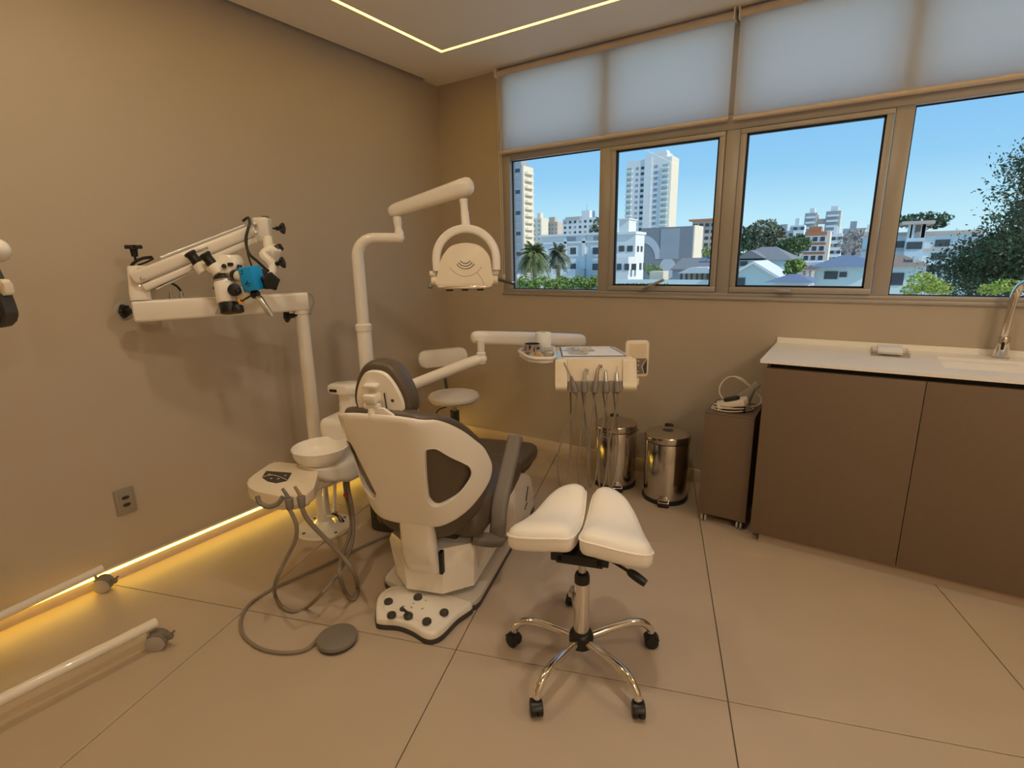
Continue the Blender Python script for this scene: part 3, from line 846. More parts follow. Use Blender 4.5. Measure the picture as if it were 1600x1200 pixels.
# ------------------------------------------------------------------ plants outside
def leaves(b, pts, size, jitter=0.6):
    for p, s in pts:
        n = Vector((random.gauss(0, 1), random.gauss(0, 1), random.gauss(0, 1) + .4)).normalized()
        x = n.orthogonal().normalized(); x.rotate(Matrix.Rotation(random.uniform(0, 6.28), 3, n)); y = n.cross(x)
        q = size * s * random.uniform(.6, 1.4)
        v = [b.bm.verts.new(p + x * q * a + y * q * c) for a, c in ((-1, 0), (0, -.45), (1, 0), (0, .45))]
        b.bm.faces.new(v)
def blob_pts(c, r, n, shell=.55):
    out = []
    for _ in range(n):
        d = Vector((random.gauss(0, 1), random.gauss(0, 1), random.gauss(0, 1))).normalized()
        k = shell + (1 - shell) * random.random() ** .6
        out.append((Vector(c) + Vector((d.x * r[0], d.y * r[1], d.z * r[2])) * k, 1.0))
    return out
def tree(name, label, px, pybase_z, D, blobs, leafm, size, trunk_r=.25, cat='tree'):
    x = fx(px, D); base = Vector((x, D, pybase_z))
    W_ = World(name, label, cat, base)
    b = B(); top = max(fz(p[0], p[1], D) for p in blobs)
    tb = B().tube([base, base + V(.1, 0, (top - pybase_z) * .5), V(x, D, top - (top - pybase_z) * .12)], lambda q: trunk_r * (1 - .75 * q), n=8, smooth=4)
    for (p, y, rx, rz, n) in blobs:
        c = V(fx(p, D), D + random.uniform(-.4, .4) * rx, fz(p, y, D))
        leaves(b, blob_pts(c, (rx, rx, rz), n), size)
        a = V(x, D, max(pybase_z, c.z - rz * 1.6))
        tb.tube([a, (a + c) / 2 + V(0, 0, .1 * rz), c], lambda q: trunk_r * .4 * (1 - .7 * q), n=6)
    W_.part(tb, 'trunk', BARK)
    f = W_.part(b, 'foliage', leafm, flat=True); f['kind'] = 'stuff'
    return W_
tree('bushy_tree', 'rounded grey green tree at the left of the third panel', 1187, GZ, 90,
     [(1178, 372, 2.2, 2.0, 500), (1192, 364, 2.6, 2.0, 600), (1204, 374, 2.0, 2.0, 450), (1188, 380, 2.6, 1.6, 400)], LEAFG, .34, .35)
tree('dark_tree', 'narrow dark tree cut by the second mullion', 1162, GZ, 70, [(1161, 385, .9, 2.2, 300), (1160, 397, 1.3, 1.5, 250)], LEAFD, .25, .2)
tree('street_tree', 'small green tree before the terracotta building', 1238, GZ, 80, [(1236, 385, 1.9, 1.2, 350), (1246, 379, 1.6, 1.0, 260), (1228, 386, 1.3, .8, 200)], LEAFM, .28, .15)
tree('garden_bush', 'small yellow green bush between the two middle roofs', 1243, GZ, 37, [(1240, 421, .5, .64, 300), (1248, 415, .42, .42, 180)], LEAFK, .14, .08, 'bush')
tree('bare_tree', 'pale brownish tree behind the slate blue roof', 1332, GZ, 120, [(1330, 380, 2.6, 2.2, 350), (1338, 374, 2.2, 2.0, 250)], mat('pale_twig', (0.36, 0.31, 0.27), .9), .3, .2)
tree('canopy_tree', 'flat topped tree rising behind the canopy tower', 1436, GZ, 105, [(1418, 346, 3.0, 1.0, 350), (1437, 343, 3.4, 1.0, 380), (1452, 350, 1.8, .8, 220)], LEAFD, .3, .25)
tree('round_bush', 'small round bush right of the mural building', 1108, GZ, 110, [(1108, 393, 1.6, 1.3, 200), (1112, 401, 1.6, 1.2, 200)], LEAFK, .28, .1, 'bush')
tree('corner_bush', 'small bush at the palace corner', 1023, GZ, 85, [(1022, 421, 1.5, .9, 220), (1026, 426, 1.4, .7, 200)], LEAFK, .2, .1, 'bush')
tree('cedar_tip', 'dark tree top beside the first mullion', 931, GZ, 190, [(932, 352, 1.6, 3.0, 250), (929, 362, 2.4, 2.0, 250)], LEAFD, .4, .2)
# the big feathery tree on the right
D = 24
W_ = World('feathery_tree', 'tall dark feathery tree in the right window panel', 'tree', (fx(1598, D), D, GZ))
bb = B(); lv = B()
tp = [V(fx(1592, D), D, GZ), V(fx(1590, D), D, fz(1590, 400, D)), V(fx(1586, D), D, fz(1586, 300, D)), V(fx(1596, D), D, fz(1590, 215, D))]
bb.tube(tp, lambda q: .16 * (1 - .85 * q), n=8, smooth=5)
random.seed(11)
br = [(1588, 300, 1548, 275), (1590, 290, 1570, 240), (1588, 330, 1545, 300), (1588, 350, 1560, 345), (1590, 380, 1530, 385), (1590, 400, 1495, 405), (1590, 420, 1480, 425),
      (1590, 410, 1555, 380), (1592, 430, 1520, 440), (1592, 445, 1545, 455), (1590, 360, 1600, 330), (1590, 300, 1610, 262), (1590, 395, 1640, 380), (1590, 330, 1650, 300),
      (1590, 425, 1650, 430), (1590, 270, 1588, 225), (1590, 445, 1500, 448), (1590, 380, 1575, 355), (1590, 400, 1560, 415), (1590, 250, 1605, 228), (1592, 420, 1545, 425), (1592, 400, 1535, 405), (1592, 440, 1570, 440), (1594, 385, 1600, 370), (1590, 330, 1565, 320), (1588, 280, 1578, 262), (1590, 300, 1600, 285)]
for a, b_, c, d in br:
    A = V(fx(a, D), D, fz(a, b_, D)); E = V(fx(c, D), D + random.uniform(-1.2, 1.2), fz(c, d, D))
    Mv = (A + E) / 2 + V(0, 0, .12)
    pts = crom([A, Mv, E], 6)
    bb.tube(pts, lambda q: .035 * (1 - .8 * q), n=5)
    dens = 420 if d < 345 else 1300
    L = (E - A).length
    for _ in range(int(dens * max(.5, L / 1.5))):
        t = random.random() ** .7; p = pts[min(len(pts) - 1, int(t * len(pts)))]
        s = .15 + .16 * t if d < 345 else .36
        leaves(lv, [(p + V(random.gauss(0, s), random.gauss(0, s), random.gauss(0, s * .62)), 1)], .06)
W_.part(bb, 'trunk', BARK)
o = W_.part(lv, 'foliage', LEAFD, flat=True); o['kind'] = 'stuff'
tree('shrub', 'bright yellow green shrub at the foot of the feathery tree', 1450, GZ, 21, [(1447, 441, .42, .32, 420), (1463, 446, .40, .26, 380), (1432, 453, .30, .16, 200), (1480, 452, .3, .2, 200)], LEAFY, .05, .03, 'shrub')
tree('shrub', 'yellow green shrub low at the right end of the window', 1575, GZ, 20, [(1560, 452, .35, .16, 220), (1585, 447, .4, .2, 250)], LEAFY, .05, .03, 'shrub')
# palms
def palm(label, px, pytop, D, n, L, crown_drop):
    x = fx(px, D); zt = fz(px, pytop, D); base = V(x, D, GZ)
    W_ = World('palm_tree', label, 'palm', base)
    tb = B().tube([base, V(x + .05, D, (GZ + zt) / 2), V(x, D, zt)], lambda q: .30 - .08 * q, n=10, smooth=4)
    W_.part(tb, 'trunk', BARK)
    fb = B()
    for k in range(n):
        a = random.uniform(0, 2 * PI); el = random.uniform(-.75, 1.25); l = L * random.uniform(.7, 1.1)
        d = V(math.cos(a) * math.cos(el), math.sin(a) * math.cos(el), math.sin(el))
        sag = l * .8 * max(.2, math.cos(el))
        pts = [V(x, D, zt) + d * (l * t) - V(0, 0, sag * t * t) for t in [i / 7 for i in range(8)]]
        sd = d.cross(V(0, 0, 1)); sd = sd.normalized() if sd.length > .05 else V(1, 0, 0)
        for i in range(7):
            for s in (-1, 1):
                for h in (0, .5):
                    p = pts[i].lerp(pts[i + 1], h); t = (i + h) / 7
                    ll = L * .28 * (1 - .6 * t)
                    q = p + sd * s * ll + (pts[i + 1] - pts[i]).normalized() * ll * .6 - V(0, 0, ll * .55)
                    e = (pts[i + 1] - pts[i]).normalized() * .09
                    fb.bm.faces.new([fb.bm.verts.new(v) for v in (p - e, p + e, q)])
    o = W_.part(fb, 'foliage', mat('palm_leaf', (.13, .16, .055), .6, noise_amt=.4, noise_scale=1.2) if px < 850 else LEAFG, flat=True); o['kind'] = 'stuff'
palm('big shaggy palm tree at the far left of the window', 835, 397, 58, 170, 2.5, 1)
palm('slim palm tree standing right of the shaggy palm', 872, 396, 62, 95, 2.0, 1)
# hedge
hd = B(); random.seed(5)
Dh = 44
for k in range(26):
    px = 800 + k * 5.6
    top = 434 + 4 * math.sin(k * 1.3) + (3 if k % 5 == 0 else 0)
    leaves(hd, blob_pts(V(fx(px, Dh), Dh + random.uniform(-.5, .5), fz(px, top + 9, Dh)), (.7, .8, .55), 130, .3), .15)
o = hd.make('hedge', LEAFK, None, flat=True); tag(o, 'sunlit trimmed hedge along the foot of the left panel', 'hedge'); o['kind'] = 'stuff'
hd = B()
for k in range(10):
    px = 958 + k * 9
    leaves(hd, blob_pts(V(fx(px, 50), 50, fz(px, 447, 50)), (.7, .6, .3), 80, .3), .12)
o = hd.make('hedge', LEAFK, None, flat=True); tag(o, 'thin low hedge along the foot of the second panel', 'hedge'); o['kind'] = 'stuff'
# ================================================================== DENTAL CHAIR
CH = thing('dental_chair', 'brown and cream dental chair seen from behind its white backrest shell', 'dental chair', (-1.351, 1.413, 0), math.radians(15.7))
def interp(tab, x):
    if x <= tab[0][0]: return tab[0][1]
    for (a, p), (b, q) in zip(tab, tab[1:]):
        if x <= b:
            t = (x - a) / (b - a); return p + (q - p) * t
    return tab[-1][1]
# base plate, dark skirt
pl = roundpoly([(-.218, -.012), (-.10, -.045), (.205, -.060), (.225, -.020), (.222, .86), (.15, .98), (-.15, .98), (-.218, .86)], .03)
B().prism([(x * 1.012, y * 1.004 - .002) for x, y in pl], 0.0, .020, bev=.003).make('base_skirt', CHARC, CH)
B().prism(pl, .020, .042, bev=.006).make('base_plate', BASEM, CH)
# column
hexa = [(-.165, .010), (-.062, -.082), (.092, -.074), (.192, .015), (.185, .50), (-.16, .50)]
hexb = [(-.175, -.005), (-.085, -.062), (.100, -.068), (.200, .005), (.190, .50), (-.17, .50)]
B().loft([[V(x, y, .070) for x, y in hexa], [V(x, y, .10) for x, y in hexa], [V(x, y, .235) for x, y in hexb], [V(x * .93, y * .95 + .004, .262) for x, y in hexb]]).make('column_cover', WHITEP, CH, angle=30)
B().prism([(-.13, .02), (.15, .02), (.15, .46), (-.13, .46)], .040, .072).make('column_foot', CHARC, CH)
B().span((-.12, .02, .25), (.12, .46, .315), bev=.01).make('seat_bracket', CHARC, CH)
# slot behind the hinge arm
B().span((.088, -.088, .165), (.104, -.062, .262), bev=.004).make('hinge_slot', BLACK, CH)
# hinge arm
rp = rrect(.140, .062, .022, 4)
ha = B()
ha.sweep([V(.016, -.095, .445), V(.016, -.100, .38), V(.017, -.102, .31), V(.019, -.094, .24), V(.020, -.072, .185)], [(u * (1.0), v) for u, v in rp], (1, 0, 0), smooth=5)
ha.make('hinge_arm', WHITEM, CH, angle=50)
# backrest frame: x = side, y = up the back, z = towards the rear
tl = math.radians(20)
BK = frameM((0, -.12, .36), (1, 0, 0), (0, -math.sin(tl), math.cos(tl)))
def dcurve(s, h):
    s = abs(s)
    return .12 * ((s - .10) / .15) ** 2 if s > .10 else 0
WS = [(.020, .02), (.024, .07), (.032, .125), (.043, .180), (.06, .213), (.082, .242), (.126, .278), (.187, .290), (.293, .279), (.40, .247), (.45, .226), (.489, .203), (.515, .180), (.530, .155), (.538, .12), (.541, .05)]
WC = [(-.072, .02), (-.066, .09), (-.05, .155), (-.02, .208), (.02, .243), (.082, .262), (.126, .272), (.187, .278), (.293, .268), (.40, .239), (.45, .217), (.483, .195), (.506, .170), (.522, .140), (.532, .105), (.536, .05)]
def slab(tab, z_rear, z_front, n=36, edge=6):
    b = B(); h0, h1 = tab[0][0], tab[-1][0]; rings = []
    N = 44
    for i in range(N + 1):
        h = h0 + (h1 - h0) * (0.5 - 0.5 * math.cos(PI * i / N)); w_ = sum(interp(tab, h + q * min(.022, h - h0, h1 - h)) for q in (-1, -.5, 0, .5, 1)) / 5
        endf = 1.0
        e = min(h - h0, h1 - h) / .03
        if e < 1: endf = max(.15, math.sqrt(max(0, 1 - (1 - e) ** 2)))
        zm = (z_rear + z_front) / 2; hz = (z_rear - z_front) / 2 * endf
        r = []
        for k in range(n + 1):
            s = -w_ * math.cos(PI * k / n); f = (1 - abs(s / w_) ** edge) ** .5
            r.append(BK @ V(s, h, zm + hz * f - dcurve(s, h)))
        for k in range(n - 1, 0, -1):
            s = -w_ * math.cos(PI * k / n); f = (1 - abs(s / w_) ** edge) ** .5
            r.append(BK @ V(s, h, zm - hz * f - dcurve(s, h)))
        rings.append(r)
    b.loft(rings); return b
shell = slab(WS, 0.0, -.024).make('back_shell', WHITEP, CH, angle=50)
open_r = roundpoly([(.140, .410), (.172, .405), (.243, .262), (.245, .212), (.202, .160), (.122, .136), (.102, .170), (.120, .300)], .03, 4)
def cutter(side):
    pts = [(x * side, y) for x, y in open_r]
    return B().prism(pts, -.40, .12, BK).make('cutter', WHITEP, CH)
cuts = [cutter(1), cutter(-1)]
for c in cuts:
    m_ = shell.modifiers.new('cut', 'BOOLEAN'); m_.operation = 'DIFFERENCE'; m_.object = c; m_.solver = 'EXACT'
bpy.context.view_layer.update()
dg = bpy.context.evaluated_depsgraph_get()
nm = bpy.data.meshes.new_from_object(shell.evaluated_get(dg))
shell.modifiers.clear(); old = shell.data; shell.data = nm; nm.name = 'back_shell'
for c in cuts: bpy.data.objects.remove(c)
nm.materials.clear(); nm.materials.append(WHITEP)
for p in nm.polygons: p.use_smooth = True
nm.set_sharp_from_angle(angle=math.radians(40))
slab(WC, -.022, -.090, edge=5).make('backrest_cushion', BROWN, CH, angle=60)
# raised lip along each opening
for sd in (1, -1):
    lp = [BK @ V(x * sd, y, -.004 - dcurve(x, y)) for x, y in open_r]; lp.append(lp[0])
    B().tube(lp, .0035, n=6).make('opening_lip', WHITEP, CH)
# headrest
HR = frameM((-.012, -.235, .930), (1, -.02, 0), (0, -.13, .99))
ho = crom2([(0, .112), (.052, .098), (.092, .040), (.112, -.030), (.096, -.085), (.045, -.106), (0, -.110), (-.045, -.106), (-.096, -.085), (-.112, -.030), (-.092, .040), (-.052, .098)], 4)
B().pillow(ho, [(.80, .012), (.93, .010), (.985, -.002), (1.0, -.022), (.985, -.045), (.92, -.062), (.75, -.072), (.4, -.078), (.05, -.079)], HR).make('headrest_cushion', BROWN, CH, angle=60)
hb_ = B().pillow(ho, [(.80, .005), (.80, .018), (.775, .024), (.5, .027), (.05, .028)], HR)
hp = hb_.make('headrest_shell', WHITEP, CH, angle=50)
g = B(); g.box(HR @ V(-.012, .040, .034), (.052, .012, .036), bev=.005, rot=HR.to_3x3()); g.box(HR @ V(-.012, .000, .040), (.048, .030, .05), bev=.006, rot=HR.to_3x3())
g.cyl(HR @ V(-.040, -.030, .045), HR @ V(.016, -.030, .045), .013, n=16, bev=.003)
g.make('headrest_joint', WHITEM, hp)
g = B(); g.tube([HR @ V(-.012, -.034, .052), HR @ V(-.012, -.062, .062), HR @ V(-.012, -.092, .056)], lambda q: .0125 - .003 * q, n=12, smooth=4)
g.make('headrest_lever', WHITEM, hp)
g = B().box(HR @ V(.030, -.05, .031), (.0035, .13, .004), bev=.001, rot=HR.to_3x3()); g.ball(HR @ V(.055, -.012, .0285), (.006, .006, .003), rot=HR.to_3x3()); g.make('headrest_slot', CHARC, hp)
B().sweep([HR @ V(-.012, -.03, .02), HR @ V(-.006, -.10, .015), BK @ V(0, .535, -.06), BK @ V(0, .47, -.05)], rrect(.05, .022, .008), (1, 0, 0), smooth=4).make('headrest_post', WHITEM, CH)
# a small plate where the post enters the shell
B().prism([(-.055, .500), (.062, .500), (.050, .530), (.02, .556), (-.02, .556), (-.05, .53)], -.016, -.006, BK @ Matrix.Translation((0, 0, -.02)), bev=.003).make('post_cover', WHITEP, CH)
# seat and leg rest
so = roundpoly([(-.235, -.02), (.235, -.02), (.245, .30), (.232, .60), (-.232, .60), (-.245, .30)], .05)
B().pillow(so, [(.90, .300), (.98, .305), (1.0, .325), (1.0, .370), (.98, .392), (.92, .405), (.6, .408), (.1, .405)]).make('seat_cushion', BROWN, CH, angle=60)
LR = frameM((0, .58, .375), (1, 0, 0), (0, 1, -.175))
lo_ = roundpoly([(-.232, 0), (.232, 0), (.226, .26), (.205, .43), (.16, .50), (-.16, .50), (-.205, .43), (-.226, .26)], .05)
B().pillow(lo_, [(.94, -.045), (1.0, -.035), (1.0, 0.002), (.985, .016), (.93, .024), (.6, .026), (.1, .025)], LR).make('leg_rest', BROWN, CH, angle=60)
B().prism([(x * .9, y * .9 + .02) for x, y in lo_], -.075, -.046, LR, bev=.012).make('leg_rest_shell', CHARC, CH)
B().tube([LR @ V(x * 1.003, y, -.012) for x, y in lo_] + [LR @ V(lo_[0][0], lo_[0][1], -.012)], .0035, n=6).make('leg_rest_piping', BROWN, CH)
B().span((-.11, .46, .045), (.11, .86, .29), bev=.03).make('lift_cover', WHITEP, CH)
# motor cover at the right side of the base
mo = roundpoly([(.425, .040), (.415, .285), (.50, .335), (.60, .325), (.735, .250), (.805, .10), (.76, .040)], .05, 5)
XY = Matrix(((0, 0, 1, 0), (1, 0, 0, 0), (0, 1, 0, 0), (0, 0, 0, 1)))
mc = B().prism(mo, .125, .235, XY, bev=.018, seg=3).make('motor_cover', WHITEP, CH)
B().prism(roundpoly([(.43, .29), (.50, .334), (.60, .325), (.68, .285), (.60, .30), (.51, .31)], .01), .127, .22, XY).make('cover_top_trim', GREYL, mc)
lg = B(); lg.box((.2365, .66, .185), (.003, .075, .012), rot=Matrix.Rotation(math.radians(62), 3, 'X')); lg.box((.2365, .64, .125), (.003, .05, .005), rot=Matrix.Rotation(math.radians(20), 3, 'X'))
lg.make('cover_mark', CHARC, mc)
# right armrest
ar = B()
ar.sweep([V(.262, .095, .225), V(.272, .100, .30), V(.272, .125, .375), V(.272, .20, .455), V(.270, .30, .535), V(.266, .375, .588)], rrect(.066, .040, .016, 4), (1, 0, 0), smooth=5)
ar.make('armrest', GREYP, CH, angle=50)
B().sweep([V(.185, .035, .275), V(.225, .05, .262), V(.268, .075, .252), V(.278, .10, .252)], rrect(.058, .040, .015, 4), (0, 1, .2), smooth=4).make('armrest_bracket', GREYP, CH, angle=50)
# foot control in front of the base
fo = crom2([(-.165, -.072), (-.172, -.13), (-.118, -.230), (-.090, -.246), (-.02, -.235), (.045, -.246), (.105, -.268), (.140, -.262), (.162, -.225), (.180, -.14), (.212, -.062), (.17, -.048), (.06, -.030), (-.07, -.032), (-.14, -.045)], 4)
fc = B().prism([(x * 1.015, y * 1.01) for x, y in fo], 0.0, .021, bev=.003).make('foot_control_skirt', CHARC, CH)
fb_ = B().pillow(fo, [(1.0, .020), (1.0, .036), (.97, .046), (.93, .048)]).make('foot_control', WHITEP, CH, angle=50)
B().pillow(crom2([(-.14, -.08), (-.145, -.12), (-.10, -.20), (-.03, -.205), (.04, -.215), (.10, -.235), (.13, -.205), (.145, -.13), (.13, -.075), (.04, -.06), (-.08, -.055)], 4), [(1.0, .046), (.98, .052), (.95, .0535)]).make('foot_control_top', WHITEP, fb_, angle=50)
def cl(px, py, z=.055):
    p = atz(px, py, z); d = p - Vector((-1.351, 1.413, 0)); a = math.radians(15.7)
    return V(d.x * math.cos(a) + d.y * math.sin(a), -d.x * math.sin(a) + d.y * math.cos(a), z)
for px, py in ((607, 941), (653, 934), (612, 962), (667, 972), (694, 958)):
    p = cl(px, py); B().lathe([(.013, -.004), (.017, -.002), (.0175, .006), (.015, .010), (.001, .011)], p, n=20).make('button', CHARC, fb_)
p = cl(638, 963); jb = B().lathe([(.017, -.004), (.018, .006), (.012, .013), (.001, .014)], p, n=20)
jb.tube([p + V(0, 0, .012), p + V(-.012, -.010, .034)], .0055, n=10); jb.ball(p + V(-.016, -.014, .038), .009)
jb.make('joystick', CHARC, fb_)
mk = B()
for k, (px, py) in enumerate(((630, 947), (646, 943), (660, 951), (665, 938), (643, 949))):
    p = cl(px, py, .0542); mk.box(p, (.007 if k % 2 else .011, .004, .0008), rot=Matrix.Rotation(.6 * k, 3, 'Z'))
mk.make('foot_control_marks', GREYP, fb_)

# ================================================================== CUSPIDOR UNIT
u_ = V(-math.sin(math.radians(15.7)), math.cos(math.radians(15.7)), 0); r_ = V(math.cos(math.radians(15.7)), math.sin(math.radians(15.7)), 0)
RZ = Matrix.Rotation(math.radians(15.7), 3, 'Z')
fl = atz(577, 830); cc = fl + r_ * .13 + u_ * .15
CU = World('cuspidor_unit', 'white cuspidor unit with round bowl and assistant tray left of the dental chair', 'cuspidor', (cc.x, cc.y, 0))
CU.part(B().box((cc.x, cc.y, .27), (.25, .29, .54), bev=.02, rot=RZ), 'lower_cabinet', CHARC)
top = at(536, 672, 2.44)
CU.part(B().box((top.x + .03, top.y + .02, .612), (.22, .19, .115), bev=.03, seg=3, rot=RZ), 'body', WHITEP)
CU.part(B().box((cc.x - .02, cc.y - .02, .57), (.2, .24, .09), bev=.02, rot=RZ), 'body_base', WHITEP)
colc = at(551, 640, 2.50)
CU.part(B().loft([[Vector((colc.x, colc.y, z)) + RZ @ V(u * k, v * k, 0) for u, v in rrect(.105, .10, .03)] for z, k in ((.65, 1.08), (.69, .98), (.75, .96), (.768, 1.05))]), 'filler_column', WHITEP)
cp = at(543, 609, 2.46)
cap = CU.part(B().prism([(x, y) for x, y in roundpoly([(-.085, -.055), (.06, -.065), (.10, .0), (.06, .065), (-.06, .055)], .03)], -.018, .020, Matrix.Translation((colc.x - .01, colc.y - .01, .782)) @ RZ.to_4x4(), bev=.009), 'filler_cap', WHITEP)
bk_ = V(colc.x - .01, colc.y - .01, .775) + RZ @ V(-.038, -.0585, .004); CU.part(B().box(bk_, (.040, .008, .014), bev=.003, rot=RZ), 'sensor_window', BLACK, cap)
bw = atz(501, 698, .585)
bowl = CU.part(B().lathe([(.020, -.062), (.078, -.064), (.100, -.054), (.115, -.028), (.119, -.004), (.121, .003), (.117, .006), (.112, .001), (.106, -.022), (.088, -.042), (.030, -.050), (.001, -.052)], bw, n=48), 'bowl', WHITEP)
CU.part(B().lathe([(.018, -.050), (.022, -.048), (.022, -.046), (.001, -.045)], bw, n=20), 'drain', CHROME, bowl)
# swept bracket that carries the bowl
w0 = bw + V(0, 0, -.062); w1 = V(cc.x - .03, cc.y - .06, .50)
def sect(c, wd, ht, dr):
    sd = V(0, 0, 1).cross(dr).normalized(); return [c + sd * a + V(0, 0, b) for a, b in rrect(wd, ht, min(wd, ht) * .3)]
dr = (w1 - w0); dr.z = 0; dr.normalize()
CU.part(B().loft([sect(w0 - dr * .085 + V(0, 0, -.018), .10, .035, dr), sect(w0 - dr * .05 + V(0, 0, -.034), .17, .066, dr), sect(w0 + dr * .07 + V(0, 0, -.06), .20, .12, dr), sect(w0.lerp(w1, .6) + V(0, 0, -.05), .17, .14, dr), sect(w1, .14, .12, dr)]), 'bowl_bracket', WHITEP, angle=50)
# assistant tray
tz = .515
tp_ = [atz(px, py, tz) for px, py in ((385, 752), (396, 742), (424, 723), (432, 721.5), (486, 727), (493, 730), (497, 738), (491, 762), (478, 773), (440, 776), (400, 768), (389, 762))]
to = roundpoly([(p.x, p.y) for p in tp_], .014, 3)
tray = CU.part(B().prism(to, tz - .045, tz, bev=.008, seg=3), 'assistant_tray', CREAM)
tcx = sum(p.x for p in tp_) / 12; tcy = sum(p.y for p in tp_) / 12
CU.part(B().prism([(tcx + (x - tcx) * .82, tcy + (y - tcy) * .78) for x, y in to], tz - .075, tz - .044, bev=.012), 'tray_underside', WHITEP, tray)
pan_ = [atz(px, py, tz + .001) for px, py in ((416, 736), (456, 739), (449, 751), (432, 755), (418, 752), (409, 746))]
CU.part(B().prism(roundpoly([(p.x, p.y) for p in pan_], .006), tz, tz + .002), 'tray_keypad', CHARC, tray)
kb = B()
for px, py in ((421, 741), (446, 743), (424, 747.5), (435, 748)):
    p = atz(px, py, tz + .0025); kb.prism([(p.x - .005, p.y - .004), (p.x + .005, p.y - .003), (p.x, p.y + .006)], tz + .002, tz + .0032)
kb.tube([atz(410, 745, tz + .003), atz(425, 742, tz + .003), atz(440, 746, tz + .003), atz(450, 751, tz + .003)], .0012, n=6, smooth=3)
CU.part(kb, 'keypad_arrows', CREAM, tray, flat=True)
arm_a = V(tcx, tcy, tz - .07); arm_b = V(cc.x - .04, cc.y - .10, .40)
CU.part(B().sweep([arm_a, arm_a.lerp(arm_b, .3) + V(0, 0, -.012), arm_b], rrect(.06, .045, .015), V(0, 0, 1).cross(arm_b - arm_a), smooth=4), 'tray_arm', WHITEM)
hd_ = [at(402, 775, 1.86), at(406, 786, 1.86), at(420, 792, 1.86), at(434, 787, 1.86), at(442, 776, 1.86)]
CU.part(B().tube(hd_, .0085, n=10, smooth=4), 'tray_handle', GREYP, tray)
for px, py, tx in ((452, 787, 0), (471, 784, 0)):
    c = at(px, py, 1.86)
    CU.part(B().cyl(c + V(0, 0, .022), c - V(0, 0, .022), .015, .013, n=16, bev=.004), 'hose_holder', GREYP, tray)
    CU.part(B().tube([c + V(-.002, 0, .022), c + V(-.008, -.004, .040), c + V(-.018, -.008, .058)], lambda q: .0075 - .002 * q, n=10, smooth=3), 'suction_tip', GREYP if px < 460 else mat('tan_rubber', (.33, .23, .13), .5), tray)
fr = .0075
def G(px, py, z=.009): return atz(px, py, z)
h1 = [at(452, 795, 1.86), at(463, 820, 1.87), at(461, 845, 1.89), at(446, 875, 1.92), at(431, 908, 1.94)] + [G(430, 930, .012), G(440, 947), G(457, 955), G(478, 950)] + [at(505, 925, 1.985), at(532, 890, 2.12), at(551, 845, 2.25), at(551, 800, 2.35), at(544, 758, 2.44), at(545, 735, 2.5)]
CU.part(B().tube(h1, fr, n=10, smooth=6), 'suction_hose', HOSE)
h2 = [at(471, 792, 1.86), at(481, 812, 1.88), at(505, 838, 1.93), at(533, 867, 1.98)] + [at(552, 893, 2.01), G(559, 916, .02), G(556, 932), G(549, 936), G(539, 925)] + [at(531, 900, 2.08), at(533, 872, 2.15), at(543, 845, 2.24), at(549, 815, 2.34), at(541, 775, 2.46), at(537, 740, 2.54)]
CU.part(B().tube(h2, fr * 1.15, n=10, smooth=6), 'suction_hose', HOSE)
gl_ = at(542, 775, 2.42)
CU.part(B().cyl(gl_ + V(0, 0, .055), gl_ - V(0, 0, .05), .014, .011, n=14), 'saliva_filter', ACRYL)
CU.part(B().cyl(gl_ + V(0, 0, .012), gl_ + V(0, 0, .0), .0155, n=14), 'filter_ring', REDP)
CU.part(B().tube([at(506, 752, 2.5), at(508, 800, 2.52), at(516, 806, 2.5), at(522, 800, 2.48), at(523, 750, 2.48)], .008, n=8, smooth=4), 'drain_pipe', WHITEM)
wr = B()
for k in range(4): wr.tube([at(527 - k, 800 + 2 * k, 2.50), at(518 + 3 * k, 803, 2.46), at(531, 806 + 3 * k, 2.50), at(538, 815, 2.52)], .002, n=5, smooth=4)
CU.part(wr, 'signal_wires', BLACK)

# foot pedal on the floor with its cable
pc = atz(527, 996, .02); FP = World('foot_pedal', 'round grey foot pedal lying on the floor at the end of its cable', 'foot pedal', (pc.x, pc.y, 0))
FP.part(B().lathe([(.001, 0), (.066, 0), (.070, .004), (.070, .010)], (pc.x, pc.y, 0), n=40), 'pedal_base', CHARC)
FP.part(B().lathe([(.001, .012), (.071, .012), (.073, .018), (.070, .026), (.055, .032), (.001, .034)], (pc.x, pc.y, 0), n=40), 'pedal_cap', GREYP)
cbl = [pc + V(-.066, -.030, -.008), G(480, 1014), G(450, 1020), G(415, 1016), G(390, 1003), G(377, 985), G(379, 960), G(396, 939), G(430, 918), G(470, 900), G(520, 877), G(560, 857), G(600, 839), G(622, 832)]
FP.part(B().tube(cbl, .0062, n=10, smooth=6), 'pedal_cable', HOSE)

# ================================================================== OPERATING LIGHT
PX_, PY_ = -1.997, 1.735
OL = World('operating_light', 'white dental operating light on a tall bent pole above the chair', 'lamp', (PX_, PY_, .664))
zb = at(562, 515, 2.46).z
OL.part(B().cyl((PX_, PY_, .664), (PX_, PY_, zb), .036, n=24, bev=.004), 'lower_pole', WHITEM)
OL.part(B().lathe([(.034, -.018), (.040, -.016), (.041, .012), (.034, .018), (.030, .02)], (PX_, PY_, zb), n=24), 'pole_collar', WHITEM)
e1 = at(560, 372, 2.46); e2 = at(630, 371, 2.46)
zt_ = e1.z
pend = V(e2.x, e2.y, zt_ - .004)
dirh = (pend - V(PX_, PY_, zt_)).normalized()
pts = [V(PX_, PY_, zb), V(PX_, PY_, zt_ - .22), V(PX_, PY_, zt_ - .085)] + [V(PX_, PY_, zt_ - .085) + dirh * (.085 * (1 - math.cos(a))) + V(0, 0, .085 * math.sin(a)) for a in [PI / 2 * i / 6 for i in range(1, 7)]] + [pend]
OL.part(B().tube(pts, lambda q: .030 - .006 * q, n=20), 'bent_pole', WHITEM)
